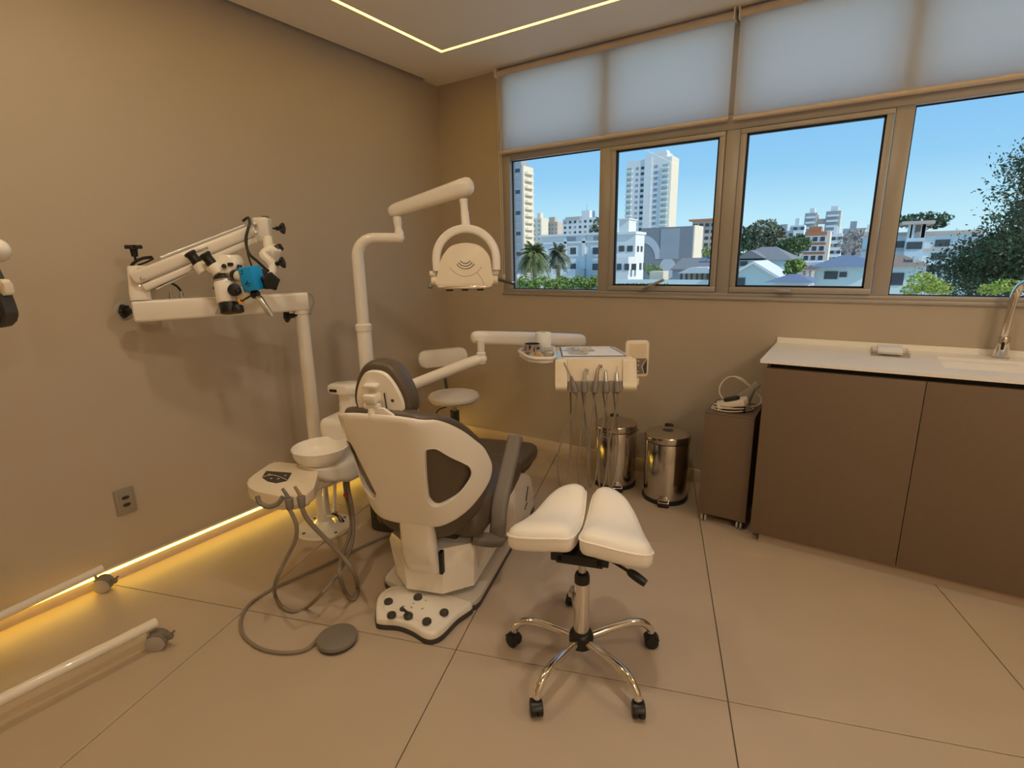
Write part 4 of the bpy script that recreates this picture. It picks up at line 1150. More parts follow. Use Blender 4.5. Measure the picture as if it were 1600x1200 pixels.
j0 = at(624, 369, 2.46); j1 = at(620, 340, 2.46)
OL.part(B().lathe([(.021, -.02), (.023, -.016), (.022, .02), (.017, .03), (.017, .05), (.02, .055), (.02, (j1 - j0).length)], j0, (j1 - j0), n=18), 'arm_joint', WHITEM)
s0 = at(620, 328, 2.46); s1 = at(727, 292, 2.28); ds = (s1 - s0).normalized()
sideS = ds.cross(V(0, 0, 1)).normalized()
OL.part(B().loft([[p + sideS * (u * k) + ds.cross(sideS) * (v * k) for u, v in rrect(.058, .074, .028, 5)] for p, k in
     ((s0 - ds * .044, .40), (s0 - ds * .038, .66), (s0 - ds * .020, .80), (s0, .88), (s0.lerp(s1, .3), .92), (s1 - ds * .03, 1.06), (s1 + ds * .012, 1.04), (s1 + ds * .028, .84), (s1 + ds * .036, .5))]), 'spring_arm', WHITEM, angle=60)
t0 = at(724, 312, 2.28); t1 = at(728, 354, 2.28)
OL.part(B().lathe([(.019, 0), (.017, .012), (.0165, .05), (.0185, .055), (.019, .10), (.021, (t1 - t0).length)], t0, t1 - t0, n=18), 'stem', WHITEM)
# head frame: x to the right of the view, y up, z to the viewer
fw = V(-R_BACK.x, -R_BACK.y, 0).normalized(); rt = fw.cross(V(0, 0, 1)).normalized()
yawL = Matrix.Rotation(math.radians(6), 3, 'Z')
HL = frameM(at(729, 412, 2.28), yawL @ rt, V(0, 0, 1) + fw * .10)
k_ = 2.28 / F_PX
yk = B(); arc = [HL @ V(46.5 * k_ * math.cos(a), (46 * math.sin(a) + 14) * k_ - .020 , 0) for a in [PI * i / 24 for i in range(25)]]
yk.sweep([HL @ V(46 * k_, -.03, 0)] + arc + [HL @ V(-46 * k_, -.03, 0)], rrect(.034, .036, .010), HL.to_3x3() @ V(0, 0, 1))
OL.part(yk, 'yoke', WHITEM, angle=50)
hpoly = roundpoly([(-49 * k_, -36 * k_), (-49 * k_, -26 * k_), (-38 * k_, 10 * k_), (-24 * k_, 27 * k_), (0, 31 * k_), (22 * k_, 27 * k_), (36 * k_, 10 * k_), (40 * k_, -26 * k_), (40 * k_, -37 * k_)], .02, 4)
head = OL.part(B().prism(hpoly, -.075, .030, HL, bev=.016, seg=3), 'lamp_head', CREAM, angle=45)
lv_ = B()
for q in range(3):
    rr = (16 - 3.6 * q) * k_
    lv_.tube([HL @ V(-2 * k_ + rr * 1.05 * math.sin(a), -3 * k_ + (14 * k_ - rr * 1.15 * math.cos(a) - 1.5 * k_), .0305) for a in [-.95 + 1.9 * i / 10 for i in range(11)]], .0016, n=6)
OL.part(lv_, 'vent_slits', CHARC, head)
sm = B().tube([HL @ V(-2 * k_ + 30 * k_ * math.sin(a), 14 * k_ - 34 * k_ * math.cos(a), .0302) for a in [-.95 + 1.9 * i / 14 for i in range(15)]], .0012, n=6)
sm.tube([HL @ V(15 * k_, -14 * k_, .0302), HL @ V(22 * k_, -24 * k_, .0302), HL @ V(26 * k_, -34 * k_, .0302)], .0012, n=6)
OL.part(sm, 'cover_seam', GREYL, head)
OL.part(B().prism(rrect(84 * k_, .105, .03), -.008, .006, frameM(HL @ V(-4 * k_, -37 * k_, -.022), HL.to_3x3() @ V(1, 0, 0), HL.to_3x3() @ V(0, 0, 1)), bev=.003), 'reflector_rim', CHROME, head)
le = B()
for q in (-28, -4, 20): le.box(HL @ V(q * k_, -40 * k_, -.012), (.030, .008, .05), bev=.002, rot=HL.to_3x3())
OL.part(le, 'lamp_windows', CHARC, head)
kn = B(); kn.cyl(HL @ V(-48 * k_, -14 * k_, -.01), HL @ V(-58 * k_, -14 * k_, -.01), .012, n=16, bev=.003); kn.cyl(HL @ V(40 * k_, -14 * k_, -.01), HL @ V(50 * k_, -14 * k_, -.01), .012, n=16, bev=.003)
OL.part(kn, 'yoke_pivots', WHITEM, head)
kn = B(); kn.cyl(HL @ V(-46 * k_, -26 * k_, 0), HL @ V(-56 * k_, -26 * k_, 0), .020, n=18, bev=.004); kn.cyl(HL @ V(38 * k_, -26 * k_, 0), HL @ V(48 * k_, -26 * k_, 0), .020, n=18, bev=.004)
OL.part(kn, 'handle_mounts', CREAM, head)
OL.part(B().tube([HL @ V(48 * k_, -25 * k_, 0), HL @ V(60 * k_, -27 * k_, .008), HL @ V(82 * k_, -36 * k_, .018)], lambda q: .013 - .002 * q, n=14), 'grip_handle', ACRYL, head)
OL.part(B().tube([HL @ V(48 * k_, -25 * k_, 0), HL @ V(74 * k_, -33 * k_, .014)], .006, n=10), 'grip_core', CHARC, head)
OL.part(B().tube([HL @ V(-56 * k_, -26 * k_, 0), HL @ V(-58 * k_, -36 * k_, .01)], .010, n=12), 'grip_handle', GREYP, head)

# ================================================================== DELIVERY UNIT (arm + instrument table)
DT = 2.33
fdir = ray(842, 403); fdir.z = 0; fdir.normalize(); rdir = fdir.cross(V(0, 0, 1)).normalized()
tO = at(928, 560, DT)
DL = World('delivery_unit', 'cream instrument table on a white arm with five hanging handpieces', 'instrument table', (tO.x, tO.y, tO.z - .2))
FD = frameM(tO, rdir, fdir)          # x right, y away, z up
kd = DT / F_PX
a1 = at(596, 622, 2.36); a2 = at(752, 561, 2.42)
DL.part(B().tube([a1, a1.lerp(a2, .15) + V(0, 0, .004), a1.lerp(a2, .85) + V(0, 0, .004), a2], lambda q: .028 - .003 * q, n=18, smooth=4), 'lower_arm', WHITEM)
DL.part(B().ball(a2, .027), 'elbow', WHITEM)
v1 = at(747, 538, 2.45)
DL.part(B().lathe([(.022, -.02), (.022, .03), (.017, .035), (.017, .09)], (a2.x, a2.y, a2.z), n=18), 'elbow_post', WHITEM)
b0 = at(752, 528, 2.45); b2 = at(903, 532, 2.80); db_ = (b2 - b0).normalized(); sb = db_.cross(V(0, 0, 1)).normalized()
DL.part(B().loft([[p + sb * (u * k) + V(0, 0, v * k) for u, v in rrect(.06, .072, .026, 5)] for p, k in
     ((b0 - db_ * .052, .42), (b0 - db_ * .044, .7), (b0 - db_ * .028, .88), (b0, .95), (b0.lerp(b2, .5), 1.0), (b2, 1.02), (b2 + db_ * .028, .95), (b2 + db_ * .04, .75), (b2 + db_ * .045, .45))]), 'spring_arm', WHITEM, angle=60)
# table body
W0, W1 = -60 * kd, 62 * kd
body = [(W0, 0), (W0 + .004, .33), (W1 - .045, .33), (W1 - .005, .06), (W1, 0)]
tb_ = DL.part(B().prism(roundpoly(body, .02), -.032, 0, FD, bev=.007, seg=3), 'table_top', CREAM)
DL.part(B().prism([(x * .92 + .003, y * .9 + .02) for x, y in body], -.10, -.03, FD, bev=.015), 'table_body', CREAM)
DL.part(B().cyl(FD @ V(-.02, .24, -.10), FD @ V(-.02, .24, -.155), .035, n=18), 'table_pivot', WHITEM)
DL.part(B().sweep([FD @ V(-.02, .24, -.15), FD @ V(.0, .36, -.15), Vector((b2.x, b2.y, b2.z - .06)), b2 + V(0, 0, -.02)], rrect(.05, .04, .012), (rdir), smooth=3), 'table_bracket', WHITEM)
# sloping front face and side cheeks
fpoly = [(-.004, -.004), (-.030, -.100), (-.016, -.108), (.05, -.06), (.05, -.004)]
YZ = Matrix(((0, 0, 1, 0), (1, 0, 0, 0), (0, 1, 0, 0), (0, 0, 0, 1)))
DL.part(B().prism(fpoly, W0 + .052, W1 - .052, FD @ YZ, bev=.004), 'front_panel', CREAM)
for a, b in ((W0 - .002, W0 + .052), (W1 - .052, W1 + .010)):
    DL.part(B().prism(roundpoly([(-.010, -.002), (-.040, -.105), (-.048, -.128), (-.020, -.152), (.06, -.115), (.09, -.01)], .01, 3), a, b, FD @ YZ, bev=.005), 'side_cheek', CREAM)
DL.part(B().prism([(W0 + .03, .045), (W0 + .03, .30), (W1 - .065, .30), (W1 - .025, .045)], .0005, .0025, FD, bev=.0008), 'mat_border', CHARC)
DL.part(B().prism([(W0 + .036, .050), (W0 + .036, .294), (W1 - .072, .294), (W1 - .034, .050)], .002, .004, FD), 'silicone_mat', PAPER)
DL.part(B().prism([(W0 + .004, .004), (W0 + .036, .004), (W0 + .022, .10), (W0 + .010, .30), (W0 + .004, .30)], .0005, .0015, FD), 'film_strip', mat('pale_blue_film', (.42, .62, .86), .3))
# side tray on the left
so_ = roundpoly([(W0, .02), (W0, .30), (W0 - .155, .28), (W0 - .172, .19), (W0 - .125, .03), (W0 - .09, -.008), (W0 - .02, -.012)], .02, 3)
st = DL.part(B().prism(so_, -.018, -.004, FD, bev=.004), 'side_tray', WHITEP)
rim = [FD @ V(x, y, .003) for x, y in so_]
DL.part(B().tube(rim + [rim[0]], .0085, n=8), 'tray_rim', WHITEP, st)
# holder bar
hbz = -.118
DL.part(B().prism([(-.052, hbz - .022), (-.044, hbz + .022), (-.006, hbz + .022), (-.006, hbz - .022)], W0 + .056, W1 - .056, FD @ YZ, bev=.004), 'holder_bar', mat('holder_grey', (.30, .255, .21), .5))
hx = [(892, 588), (913.5, 581), (934.5, 575), (946.5, 580), (964, 582)]
for i, (px, py) in enumerate(hx):
    x = W0 + .056 + (W1 - W0 - .112) * (i + .5) / 5
    base = FD @ V(x, -.060, hbz + .004)
    tip = at(px, py, DT - .02)
    d = (tip - base)
    DL.part(B().lathe([(.012, -.03), (.0135, -.02), (.0135, .014), (.011, .02)], base, d, n=14), 'holder_cup', GREYP)
    hpz = B()
    L = d.length
    prof = [(.0055, -.028), (.0085, 0), (.0088, L * .45), (.0070, L * .75), (.0052, L)]
    hpz.lathe(prof, base, d, n=14)
    e = base + d
    if i in (1, 2):
        hpz.tube([e - d.normalized() * .01, e + d.normalized() * .010 + rdir * .006], .0055, n=10); hpz.cyl(e + d.normalized() * .012 + rdir * .001, e + d.normalized() * .006 + rdir * .018, .0058, n=12, bev=.001)
    elif i == 0:
        hpz.tube([e, e + d.normalized() * .03 - rdir * .006, e + d.normalized() * .065 - rdir * .012], .002, n=6)
    elif i == 4:
        hpz.tube([e, e + d.normalized() * .02 + rdir * .002, e + d.normalized() * .03 + rdir * .002], .0018, n=6)
    else:
        hpz.ball(e, .0055)
    DL.part(hpz, 'handpiece', [GREYP, GREYL, mat('bronze_metal', (.35, .26, .22), .3, metal=.7), SILVER, SILVER][i], label=['grey air syringe with thin bent tip', 'grey handpiece with short angled head', 'bronze handpiece with angled head', 'silver straight handpiece', 'silver scaler handpiece with fine tip'][i])
    bot = [(876, 767), (904, 776), (921, 757), (936, 761), (951, 759)][i]
    p0 = base - d.normalized() * .03
    sx = [-9, -6, -4, -3, 2][i]
    pa = p0 + V(0, 0, -.05) ; pb_ = at(bot[0] - (3 if i == 0 else 0), bot[1] - 60, DT + .0)
    pc_ = at(bot[0] + 1, bot[1], DT + .04); pd = at(bot[0] + 10, bot[1] - 14, DT + .09); pe = at(bot[0] + 14 + (0 if i else 2), bot[1] - 80, DT + .12)
    pf = FD @ V(x - .01, .05, -.10)
    DL.part(B().tube([p0, pa, pb_, pc_, pd, pe, pf], .0042, n=8, smooth=7), 'handpiece_hose', HOSE)
# keypad at the right
KP = frameM(at(995, 560, DT + .12), rdir, V(0, 0, 1) - fdir * .05)
kk = (DT + .12) / F_PX
kp = DL.part(B().prism(rrect(36 * kk, 57 * kk, .016), -.012, .012, KP, bev=.004), 'control_keypad', CREAM)
DL.part(B().prism([(-13 * kk, 3 * kk), (13 * kk, 3 * kk), (13 * kk, 24 * kk), (-13 * kk, 24 * kk)], .012, .0135, KP), 'keypad_plate', mat('cream_insert', (.74, .62, .46), .4), kp)
DL.part(B().prism([(-14 * kk, 1 * kk), (14.5 * kk, 1 * kk), (7 * kk, -12 * kk), (11 * kk, -24 * kk), (-8 * kk, -24 * kk)], .012, .013, KP), 'keypad_panel', GREYP, kp)
DL.part(B().prism([(15 * kk, 0), (15.5 * kk, -23 * kk), (12 * kk, -24 * kk), (8.5 * kk, -12 * kk)], .012, .013, KP), 'keypad_corner', CHARC, kp)
bb_ = B()
for cx_, cy_ in ((-8, -3), (2, -3), (-3, -7), (-8, -10), (2, -10), (-3, -13), (-3, -18), (-7, -20), (2, -20), (-3, -23)): bb_.box(KP @ V(cx_ * kk, cy_ * kk, .0135), (.006, .006, .002), bev=.0008, rot=KP.to_3x3())
DL.part(bb_, 'keypad_buttons', CREAM, kp)
DL.part(B().tube([KP @ V(.0, -20 * kk, -.012), KP @ V(-.03, -26 * kk, -.01), FD @ V(W1 - .02, .12, -.08)], .011, n=10, smooth=3), 'keypad_arm', CREAM)
DL.part(B().box(FD @ V(W1 + .016, .0, -.105), (.016, .03, .032), bev=.004, rot=FD.to_3x3()), 'side_latch', CREAM)
# things lying on the table
c = FD @ V(W0 - .053, .20, .0045)
g = thing('gauze_roll', 'white gauze roll standing on the side tray of the instrument table', 'roll', c - V(0, 0, .007))
B().lathe([(.012, .001), (.037, .001), (.0385, .004), (.0385, .090), (.036, .094), (.014, .094), (.012, .090)], n=32).make('gauze', PAPER, g)
B().lathe([(.0095, .0), (.0125, .0), (.0125, .0935), (.0095, .0935)], n=20).make('core', FABGR, g)
c = FD @ V(W0 - .105, .125, -.003)
g = thing('steel_cup', 'shallow dark steel cup in front of the gauze roll', 'cup', c)
B().lathe([(.001, .0), (.036, .0), (.038, .003), (.038, .050), (.040, .052), (.036, .052), (.0355, .005), (.001, .004)], n=32).make('cup_body', STEEL, g)
c = FD @ V(W0 - .075, .05, -.003)
g = thing('small_vial', 'tiny amber topped vial in front of the steel cup', 'vial', c)
B().lathe([(.001, 0), (.013, 0), (.0135, .002), (.0135, .022), (.010, .026), (.001, .026)], n=20).make('vial_body', mat('amber_liquid', (.55, .36, .20), .35), g)
B().lathe([(.010, .026), (.011, .026), (.011, .034), (.001, .035)], n=20).make('vial_cap', FABGR, g)
c = FD @ V(W0 - .030, .10, -.003)
g = thing('small_box', 'small grey metal box between the gauze roll and the blue film strip', 'box', c, math.atan2(rdir.y, rdir.x))
B().span((-.021, -.028, 0), (.021, .028, .024), bev=.003).make('box_body', SILVER, g); B().span((-.0215, -.0285, .0245), (.0215, .0285, .032), bev=.002).make('box_lid', GREYL, g)
random.seed(3)
for i, (xx, yy, a, m_, lab) in enumerate(((-.085, .19, .5, 'a', 'crumpled clear instrument pouch nearest the arm on the white mat'), (-.062, .105, -.3, 'b', 'greenish clear pouch at the front left of the white mat'), (-.025, .175, .2, 'c', 'beige crumpled pouch near the middle of the white mat'))):
    g = thing('sterile_pouch', lab, 'pouch', FD @ V(xx, yy, .0045), math.atan2(rdir.y, rdir.x) + a)
    b = B(); n = 8; vs = []
    for j in range(n + 1):
        for k in range(n + 1):
            e = min(j, n - j, k, n - k) / 4
            vs.append(b.bm.verts.new((-.045 + .09 * j / n, -.026 + .052 * k / n, .001 + .012 * e * random.uniform(.3, 1))))
    lo_v = [b.bm.verts.new((v.co.x, v.co.y, 0)) for v in vs]
    for j in range(n):
        for k in range(n):
            q = j * (n + 1) + k
            b.bm.faces.new((vs[q], vs[q + n + 1], vs[q + n + 2], vs[q + 1]))
    b.make('film', mat('pouch_film_' + {'a': 'clear', 'b': 'green', 'c': 'beige'}[m_], {'a': (.50, .46, .44), 'b': (.52, .52, .40), 'c': (.62, .54, .42)}[m_], .18), g, angle=20)
    tl_ = B(); tl_.tube([(-.036, .004 * i, .012), (.030, -.006, .014)], .0018, n=6); tl_.make('tool', SILVER, g)
    B().span((-.045, -.026, .0), (-.034, .026, .0025)).make('seal_strip', m := MATS['pale_blue_film'], g)
# ================================================================== MICROSCOPE
MX, MY = -2.205, 1.545
MS = World('dental_microscope', 'floor column dental microscope with black eyepieces and a blue camera box', 'microscope', (MX, MY, 0))
MS.part(B().lathe([(.001, 0), (.138, 0), (.141, .003), (.141, .012), (.137, .016), (.06, .017), (.046, .026), (.036, .05)], (MX, MY, 0), n=48), 'base_disc', WHITEM)
bl_ = B()
for k in range(4):
    a = -1.75 + k * PI / 2; bl_.cyl((MX + .115 * math.cos(a), MY + .115 * math.sin(a), .014), (MX + .115 * math.cos(a), MY + .115 * math.sin(a), .0185), .008, n=12)
MS.part(bl_, 'base_bolts', CHARC)
zA = at(470, 471, 2.48).z
MS.part(B().cyl((MX, MY, .02), (MX, MY, zA - .046), .0345, .0315, n=28), 'column', WHITEM)
aL = at(224, 486.5, 2.16); aL.z = zA - .004; aR = V(MX, MY, zA)
da = (aL - aR).normalized(); sa_ = V(0, 0, 1).cross(da).normalized()
sec = lambda p, wd, ht, r=.012: [p + sa_ * u + V(0, 0, v) for u, v in rrect(wd, ht, r)]
MS.part(B().loft([sec(aR - da * .036, .05, .078), sec(aR - da * .03, .066, .085), sec(aR + da * .3, .066, .086), sec(aL - da * .02, .068, .088), sec(aL + da * .03, .066, .086), sec(aL + da * .036, .05, .078)]), 'swing_arm', WHITEM, angle=40)
MS.part(B().lathe([(.030, -.004), (.036, 0), (.036, .012), (.030, .016)], (MX, MY, zA - .056), n=24), 'column_collar', WHITEM)
def starknob(c, ax, s=1.0, parent=None):
    """black three lobed hand knob, stem along ax"""
    ax = Vector(ax).normalized(); x = ax.orthogonal().normalized(); y = ax.cross(x)
    b = B(); pts = [(.021 * s * (1 + .2 * math.cos(5 * t)) * math.cos(t), .021 * s * (1 + .2 * math.cos(5 * t)) * math.sin(t)) for t in [2 * PI * i / 60 for i in range(60)]]
    M = Matrix(((x.x, y.x, ax.x, c.x), (x.y, y.y, ax.y, c.y), (x.z, y.z, ax.z, c.z), (0, 0, 0, 1)))
    b.prism(pts, -.016 * s, -.004 * s, M, bev=.003 * s); b.cyl(c - ax * .005 * s, c + ax * .02 * s, .011 * s, .009 * s, n=14); b.cyl(c + ax * .018 * s, c + ax * .034 * s, .004 * s, n=10)
    return MS.part(b, 'hand_knob', BLACK, parent)
starknob(at(452, 494, 2.46), at(470, 492, 2.46) - at(452, 494, 2.46), 1.15)
starknob(at(199, 486, 2.16), at(216, 486, 2.16) - at(199, 486, 2.16), 1.2)
starknob(at(209, 391, 2.15), V(0, 0, -1), 1.3)
wk = at(194, 486, 2.18); MS.part(B().lathe([(.036, 0), (.040, .003), (.030, .006), (.001, .006)], wk, at(206, 486, 2.16) - wk, n=24), 'knob_plate', GREYL)
# upright at the far end of the arm
uL = at(219, 440, 2.15)
up0 = Vector((aL.x, aL.y, zA + .042)); up1 = Vector((uL.x, uL.y, at(215, 415, 2.15).z))
MS.part(B().loft([[p + da * u * k + sa_ * v * k for u, v in rrect(.074, .062, .014)] for p, k in ((up0, 1.0), (up0 + V(0, 0, .03), 1.0), (up0.lerp(up1, .6), .98), (up1 - V(0, 0, .012), 1.0), (up1, .9))]), 'upright', WHITEM, angle=40)
# parallelogram spring arm
q0_ = at(224, 438, 2.12); q1_ = at(398, 366, 2.34); dq = (q1_ - q0_).normalized(); sq = dq.cross(V(0, 0, 1)).normalized(); nq = sq.cross(dq).normalized()
secq = lambda p, wd, ht, oz, r=.012: [p + sq * u + nq * (v + oz) for u, v in rrect(wd, ht, r)]
MS.part(B().loft([secq(q0_ - dq * .03, .05, .040, .020), secq(q0_ - dq * .02, .06, .052, .020), secq(q1_ + dq * .0, .056, .048, .018), secq(q1_ + dq * .012, .05, .04, .018)]), 'upper_link', WHITEM, angle=40)
MS.part(B().loft([secq(q0_ - dq * .015, .052, .030, -.026, .009), secq(q1_ - dq * .01, .048, .028, -.022, .009)]), 'lower_link', WHITEM, angle=40)
MS.part(B().loft([secq(q0_ + dq * .10, .012, .014, .052, .004), secq(q1_ - dq * .02, .012, .014, .048, .004)]), 'cable_rail', SILVER, angle=40)
MS.part(B().loft([secq(q0_ + dq * .02, .018, .012, -.050, .004), secq(q0_ + dq * .16, .012, .008, -.044, .003)]), 'gas_spring', SILVER, angle=40)
vw = (CAMP - at(300, 400, 2.2)); vw.z = 0; vw.normalize()
bz = B()
for px, py, d in ((218.5, 421, 2.10), (222.5, 435, 2.10), (397.5, 350, 2.30), (399.5, 364, 2.30)):
    c = at(px, py, d); bz.cyl(c, c + vw * .012, .0085, n=14, bev=.002)
MS.part(bz, 'pivot_bolts', SILVER)
# lettering on the arm
tO_ = q0_.lerp(q1_, .515) + nq * .024 - sq * 0 + (sq if sq.dot(vw) > 0 else -sq) * .0305
nface = (sq if sq.dot(vw) > 0 else -sq)
xx_ = dq if nq.cross(nface).dot(dq) > 0 else -dq
TM = Matrix(((xx_.x, nq.x, nface.x, tO_.x), (xx_.y, nq.y, nface.y, tO_.y), (xx_.z, nq.z, nface.z, tO_.z), (0, 0, 0, 1)))
ul = [o for o in MS.e.children if o.name.startswith('upper_link')][0]
tx = text_mesh('Alliance', .0175, 'lettering', CHARC, TM, ul, .0005); tx.data.transform(Matrix.Translation(-MS.base))
# end block and drop arm
e0 = at(411, 359, 2.34)
MS.part(B().box(e0, (.070, .058, .105), bev=.012, seg=3, rot=frameM(e0, rt, V(0, 0, 1)).to_3x3() @ Matrix.Rotation(-PI / 2, 3, 'X')), 'end_block', WHITEM)
MS.part(B().cyl(at(415, 347, 2.34), at(415, 339, 2.34), .020, .018, n=18, bev=.003), 'block_cap', mat('dark_red_cap', (.08, .03, .025), .4))
starknob(at(438, 357, 2.32), at(424, 357, 2.32) - at(438, 357, 2.32), 1.0)
MS.part(B().cyl(at(418, 372, 2.34), at(421, 392, 2.32), .022, n=20, bev=.004), 'drop_tube', WHITEM)
MS.part(B().box(at(427, 394, 2.32), (.06, .05, .06), bev=.014, seg=3, rot=Matrix.Rotation(.6, 3, 'Y')), 'drop_joint', WHITEM)
MS.part(B().cyl(at(433, 385, 2.32), at(437, 391, 2.32), .020, n=18), 'joint_ring', BLACK)
MS.part(B().sweep([at(421, 391, 2.31), at(413, 399, 2.28), at(422, 408, 2.27), at(428, 418, 2.27), at(422, 432, 2.25), at(410, 444, 2.22), at(396, 450, 2.21)], rrect(.046, .034, .012), fw, smooth=4), 'curved_bracket', WHITEM, angle=50)
starknob(at(438, 411, 2.26), at(424, 414, 2.26) - at(438, 411, 2.26), 1.0)
starknob(at(420, 440, 2.15), at(408, 440, 2.2) - at(420, 440, 2.15), 1.55)
# optical head: built in a view-aligned upright frame
DH = 2.17; kh = DH / F_PX
OH = frameM(at(355, 455, DH), rt, V(0, 0, 1))       # x right, y up, z to the viewer
def P2(px, py, z=0.0): return at(px, py, DH - z)
ob = MS.part(B().cyl(P2(352, 441), P2(357, 474), 17 * kh, 16 * kh, n=28, bev=.006), 'optical_body', WHITEP)
MS.part(B().cyl(P2(357, 473), P2(360, 489), 14.5 * kh, 13 * kh, n=28, bev=.003), 'objective_lens', BLACK, ob)
MS.part(B().cyl(P2(371, 478, .01), P2(373, 488, .012), 8.5 * kh, n=18, bev=.004), 'focus_knob', BLACK, ob)
MS.part(B().cyl(P2(351, 440), P2(350, 426), 15 * kh, 15.5 * kh, n=28, bev=.003), 'beam_splitter_ring', CHARC, ob)
MS.part(B().cyl(P2(352, 442), P2(351.6, 438.5), 16.2 * kh, n=28), 'metal_ring', SILVER, ob)
bh = B(); bh.loft([[P2(352 + u * k, 426 - h + v * 0, 0) + OH.to_3x3() @ V(0, 0, v * kh) for u, v in rrect(52, 34, 11)] for h, k in ((0, .72), (3, .9), (9, 1.0), (18, .96), (25, .80), (28, .6))])
MS.part(bh, 'binocular_housing', WHITEP, ob, angle=50)
for (ax_, ay_, bx_, by_, z) in ((296, 395, 310, 412, .010), (319, 397, 333, 414, .035)):
    tipv = P2(ax_, ay_, z + .02); rootv = P2(bx_, by_, z + .004); dd = (rootv - tipv)
    hs = MS.part(B().cyl(tipv + dd * .95, tipv + dd * 1.75, 9 * kh, 11 * kh, n=20, bev=.004), 'eyepiece_tube', WHITEP, ob)
    MS.part(B().lathe([(.001, .003), (.016, .002), (.0225, -.001), (.0245, .004), (.023, .009), (.020, .014), (.0195, dd.length * .6), (.0215, dd.length * .75), (.021, dd.length * .98), (.018, dd.length)], tipv, dd, n=24), 'eyepiece', BLACK, ob)
    MS.part(B().cyl(tipv + dd * .94, tipv + dd * 1.04, .0205, n=24), 'eyepiece_ring', SILVER, ob)
MS.part(B().cyl(P2(350, 416, .058), P2(350, 416, .046), 3.6 * kh, n=16), 'housing_cap', BLACK, ob)
MS.part(B().box(P2(360, 413, .046), (.020, .014, .014), bev=.003, rot=OH.to_3x3()), 'housing_latch', BLACK, ob)
MS.part(B().cyl(P2(367, 453, .030), P2(366, 453, .058), 9.5 * kh, n=20, bev=.005), 'side_knob', BLACK, ob)
MS.part(B().ball(P2(372, 455, .046), (.014, .014, .014)), 'side_knob_grip', BLACK, ob)
MS.part(B().ball(P2(338, 450, 0), (.008, .015, .010)), 'left_knob', BLACK, ob)
MS.part(B().cyl(P2(358, 428, .01), P2(367, 430, .03), 9 * kh, 7.5 * kh, n=20), 'camera_adapter', SILVER, ob)
MS.part(B().cyl(P2(366, 430, .028), P2(371, 431, .036), 8.6 * kh, n=20, bev=.002), 'adapter_ring', BLACK, ob)
MS.part(B().cyl(P2(371, 431, .034), P2(381, 433, .044), 8.2 * kh, n=20, bev=.002), 'camera_lens_barrel', CREAM, ob)
MS.part(B().cyl(P2(374, 424, .03), P2(374.5, 414, .03), 3.6 * kh, n=14, bev=.002), 'adapter_screw', BLACK, ob)
CBX = frameM(P2(394, 435, .050), OH.to_3x3() @ V(.90, .10, .30), OH.to_3x3() @ V(-.22, 1, 0))
cb_ = MS.part(B().box(CBX.translation, (.070, .096, .060), bev=.006, seg=2, rot=CBX.to_3x3()), 'camera_box', BLUE, ob, label='bright blue camera box')
kb = B()
for x_, y_ in ((-.016, .024), (0, -.010), (-.010, -.018), (.010, -.018), (0, -.026), (-.002, -.017), (-.012, .034)): kb.box(CBX @ V(x_, y_, .0303), (.007, .005, .002), bev=.0008, rot=CBX.to_3x3())
MS.part(kb, 'camera_buttons', BLACK, ob)
MS.part(B().cyl(P2(406, 432, .03), P2(414, 424, .01), .015, n=14, bev=.003), 'camera_plug', BLACK, ob)
MS.part(B().box(P2(386, 456, .006), (.075, .052, .06), bev=.010, rot=OH.to_3x3() @ Matrix.Rotation(.35, 3, 'Z')), 'light_housing', WHITEP, ob)
sl = B()
for i in range(5): sl.box(P2(383 + i * 3.2, 453 + i * .2, .0375), (.0025, .024, .003), rot=OH.to_3x3() @ Matrix.Rotation(.5 - .5, 3, 'Z') @ Matrix.Rotation(-.25, 3, 'Z'))
MS.part(sl, 'light_vents', BLACK, ob)
MS.part(B().cyl(P2(394, 461, .03), P2(404, 459, .035), .016, n=16, bev=.004), 'handle_joint', BLACK, ob)
hv = P2(404, 462, .035); hw = P2(424, 494, .055)
MS.part(B().loft([[p + OH.to_3x3() @ V(u, 0, v) for u, v in rrect(.026 * k, .018 * k, .006)] for p, k in ((hv, .9), (hv.lerp(hw, .05), 1), (hw - (hw - hv) * .03, 1), (hw, .85))]), 'grip_handle', SILVER, ob)
MS.part(B().loft([[p + OH.to_3x3() @ V(u, 0, v) for u, v in rrect(.026, .018, .006)] for p in (P2(347, 474, -.03), P2(341, 491, -.04))]), 'rear_handle', GREYL, ob)
MS.part(B().cyl(P2(377, 470, .02), P2(377, 470, .034), 5 * kh, n=16, bev=.002), 'filter_knob', ORANGE, ob)
MS.part(B().tube([P2(374, 466, .03), P2(378, 470, .036), P2(385, 466, .034), P2(392, 462, .03)], .003, n=8, smooth=3), 'filter_ring', BLACK, ob)
# cables
MS.part(B().tube([at(380, 345, 2.33), at(388, 340, 2.3), at(390, 348, 2.29), at(387, 360, 2.28), at(384, 376, 2.26), at(389, 396, 2.22), at(402, 408, 2.2), at(415, 420, 2.2), at(419, 423, 2.19)], .006, n=8, smooth=5), 'camera_cable', BLACK)
MS.part(B().tube([at(390, 348, 2.3), at(386, 370, 2.25), at(387, 395, 2.2), at(393, 415, 2.16)], .004, n=8, smooth=4), 'signal_cable', BLACK)
MS.part(B().tube([at(237, 402, 2.12), at(222, 404, 2.13), at(208, 412, 2.14), at(203, 424, 2.16), at(207, 437, 2.17)], .0065, n=8, smooth=5), 'rear_cable', BLACK)
MS.part(B().tube([at(240, 404, 2.12), at(228, 410, 2.12), at(216, 414, 2.12)], .004, n=8, smooth=4), 'rear_cable', BLACK)
ct = [at(236, 444, 2.16), at(252, 445, 2.18), at(264, 442, 2.2), at(276, 447, 2.22), at(284, 457, 2.24), at(285, 464, 2.24)]
MS.part(B().tube(ct, .0045, n=8, smooth=5), 'lamp_cable', BLACK)
pg = B()
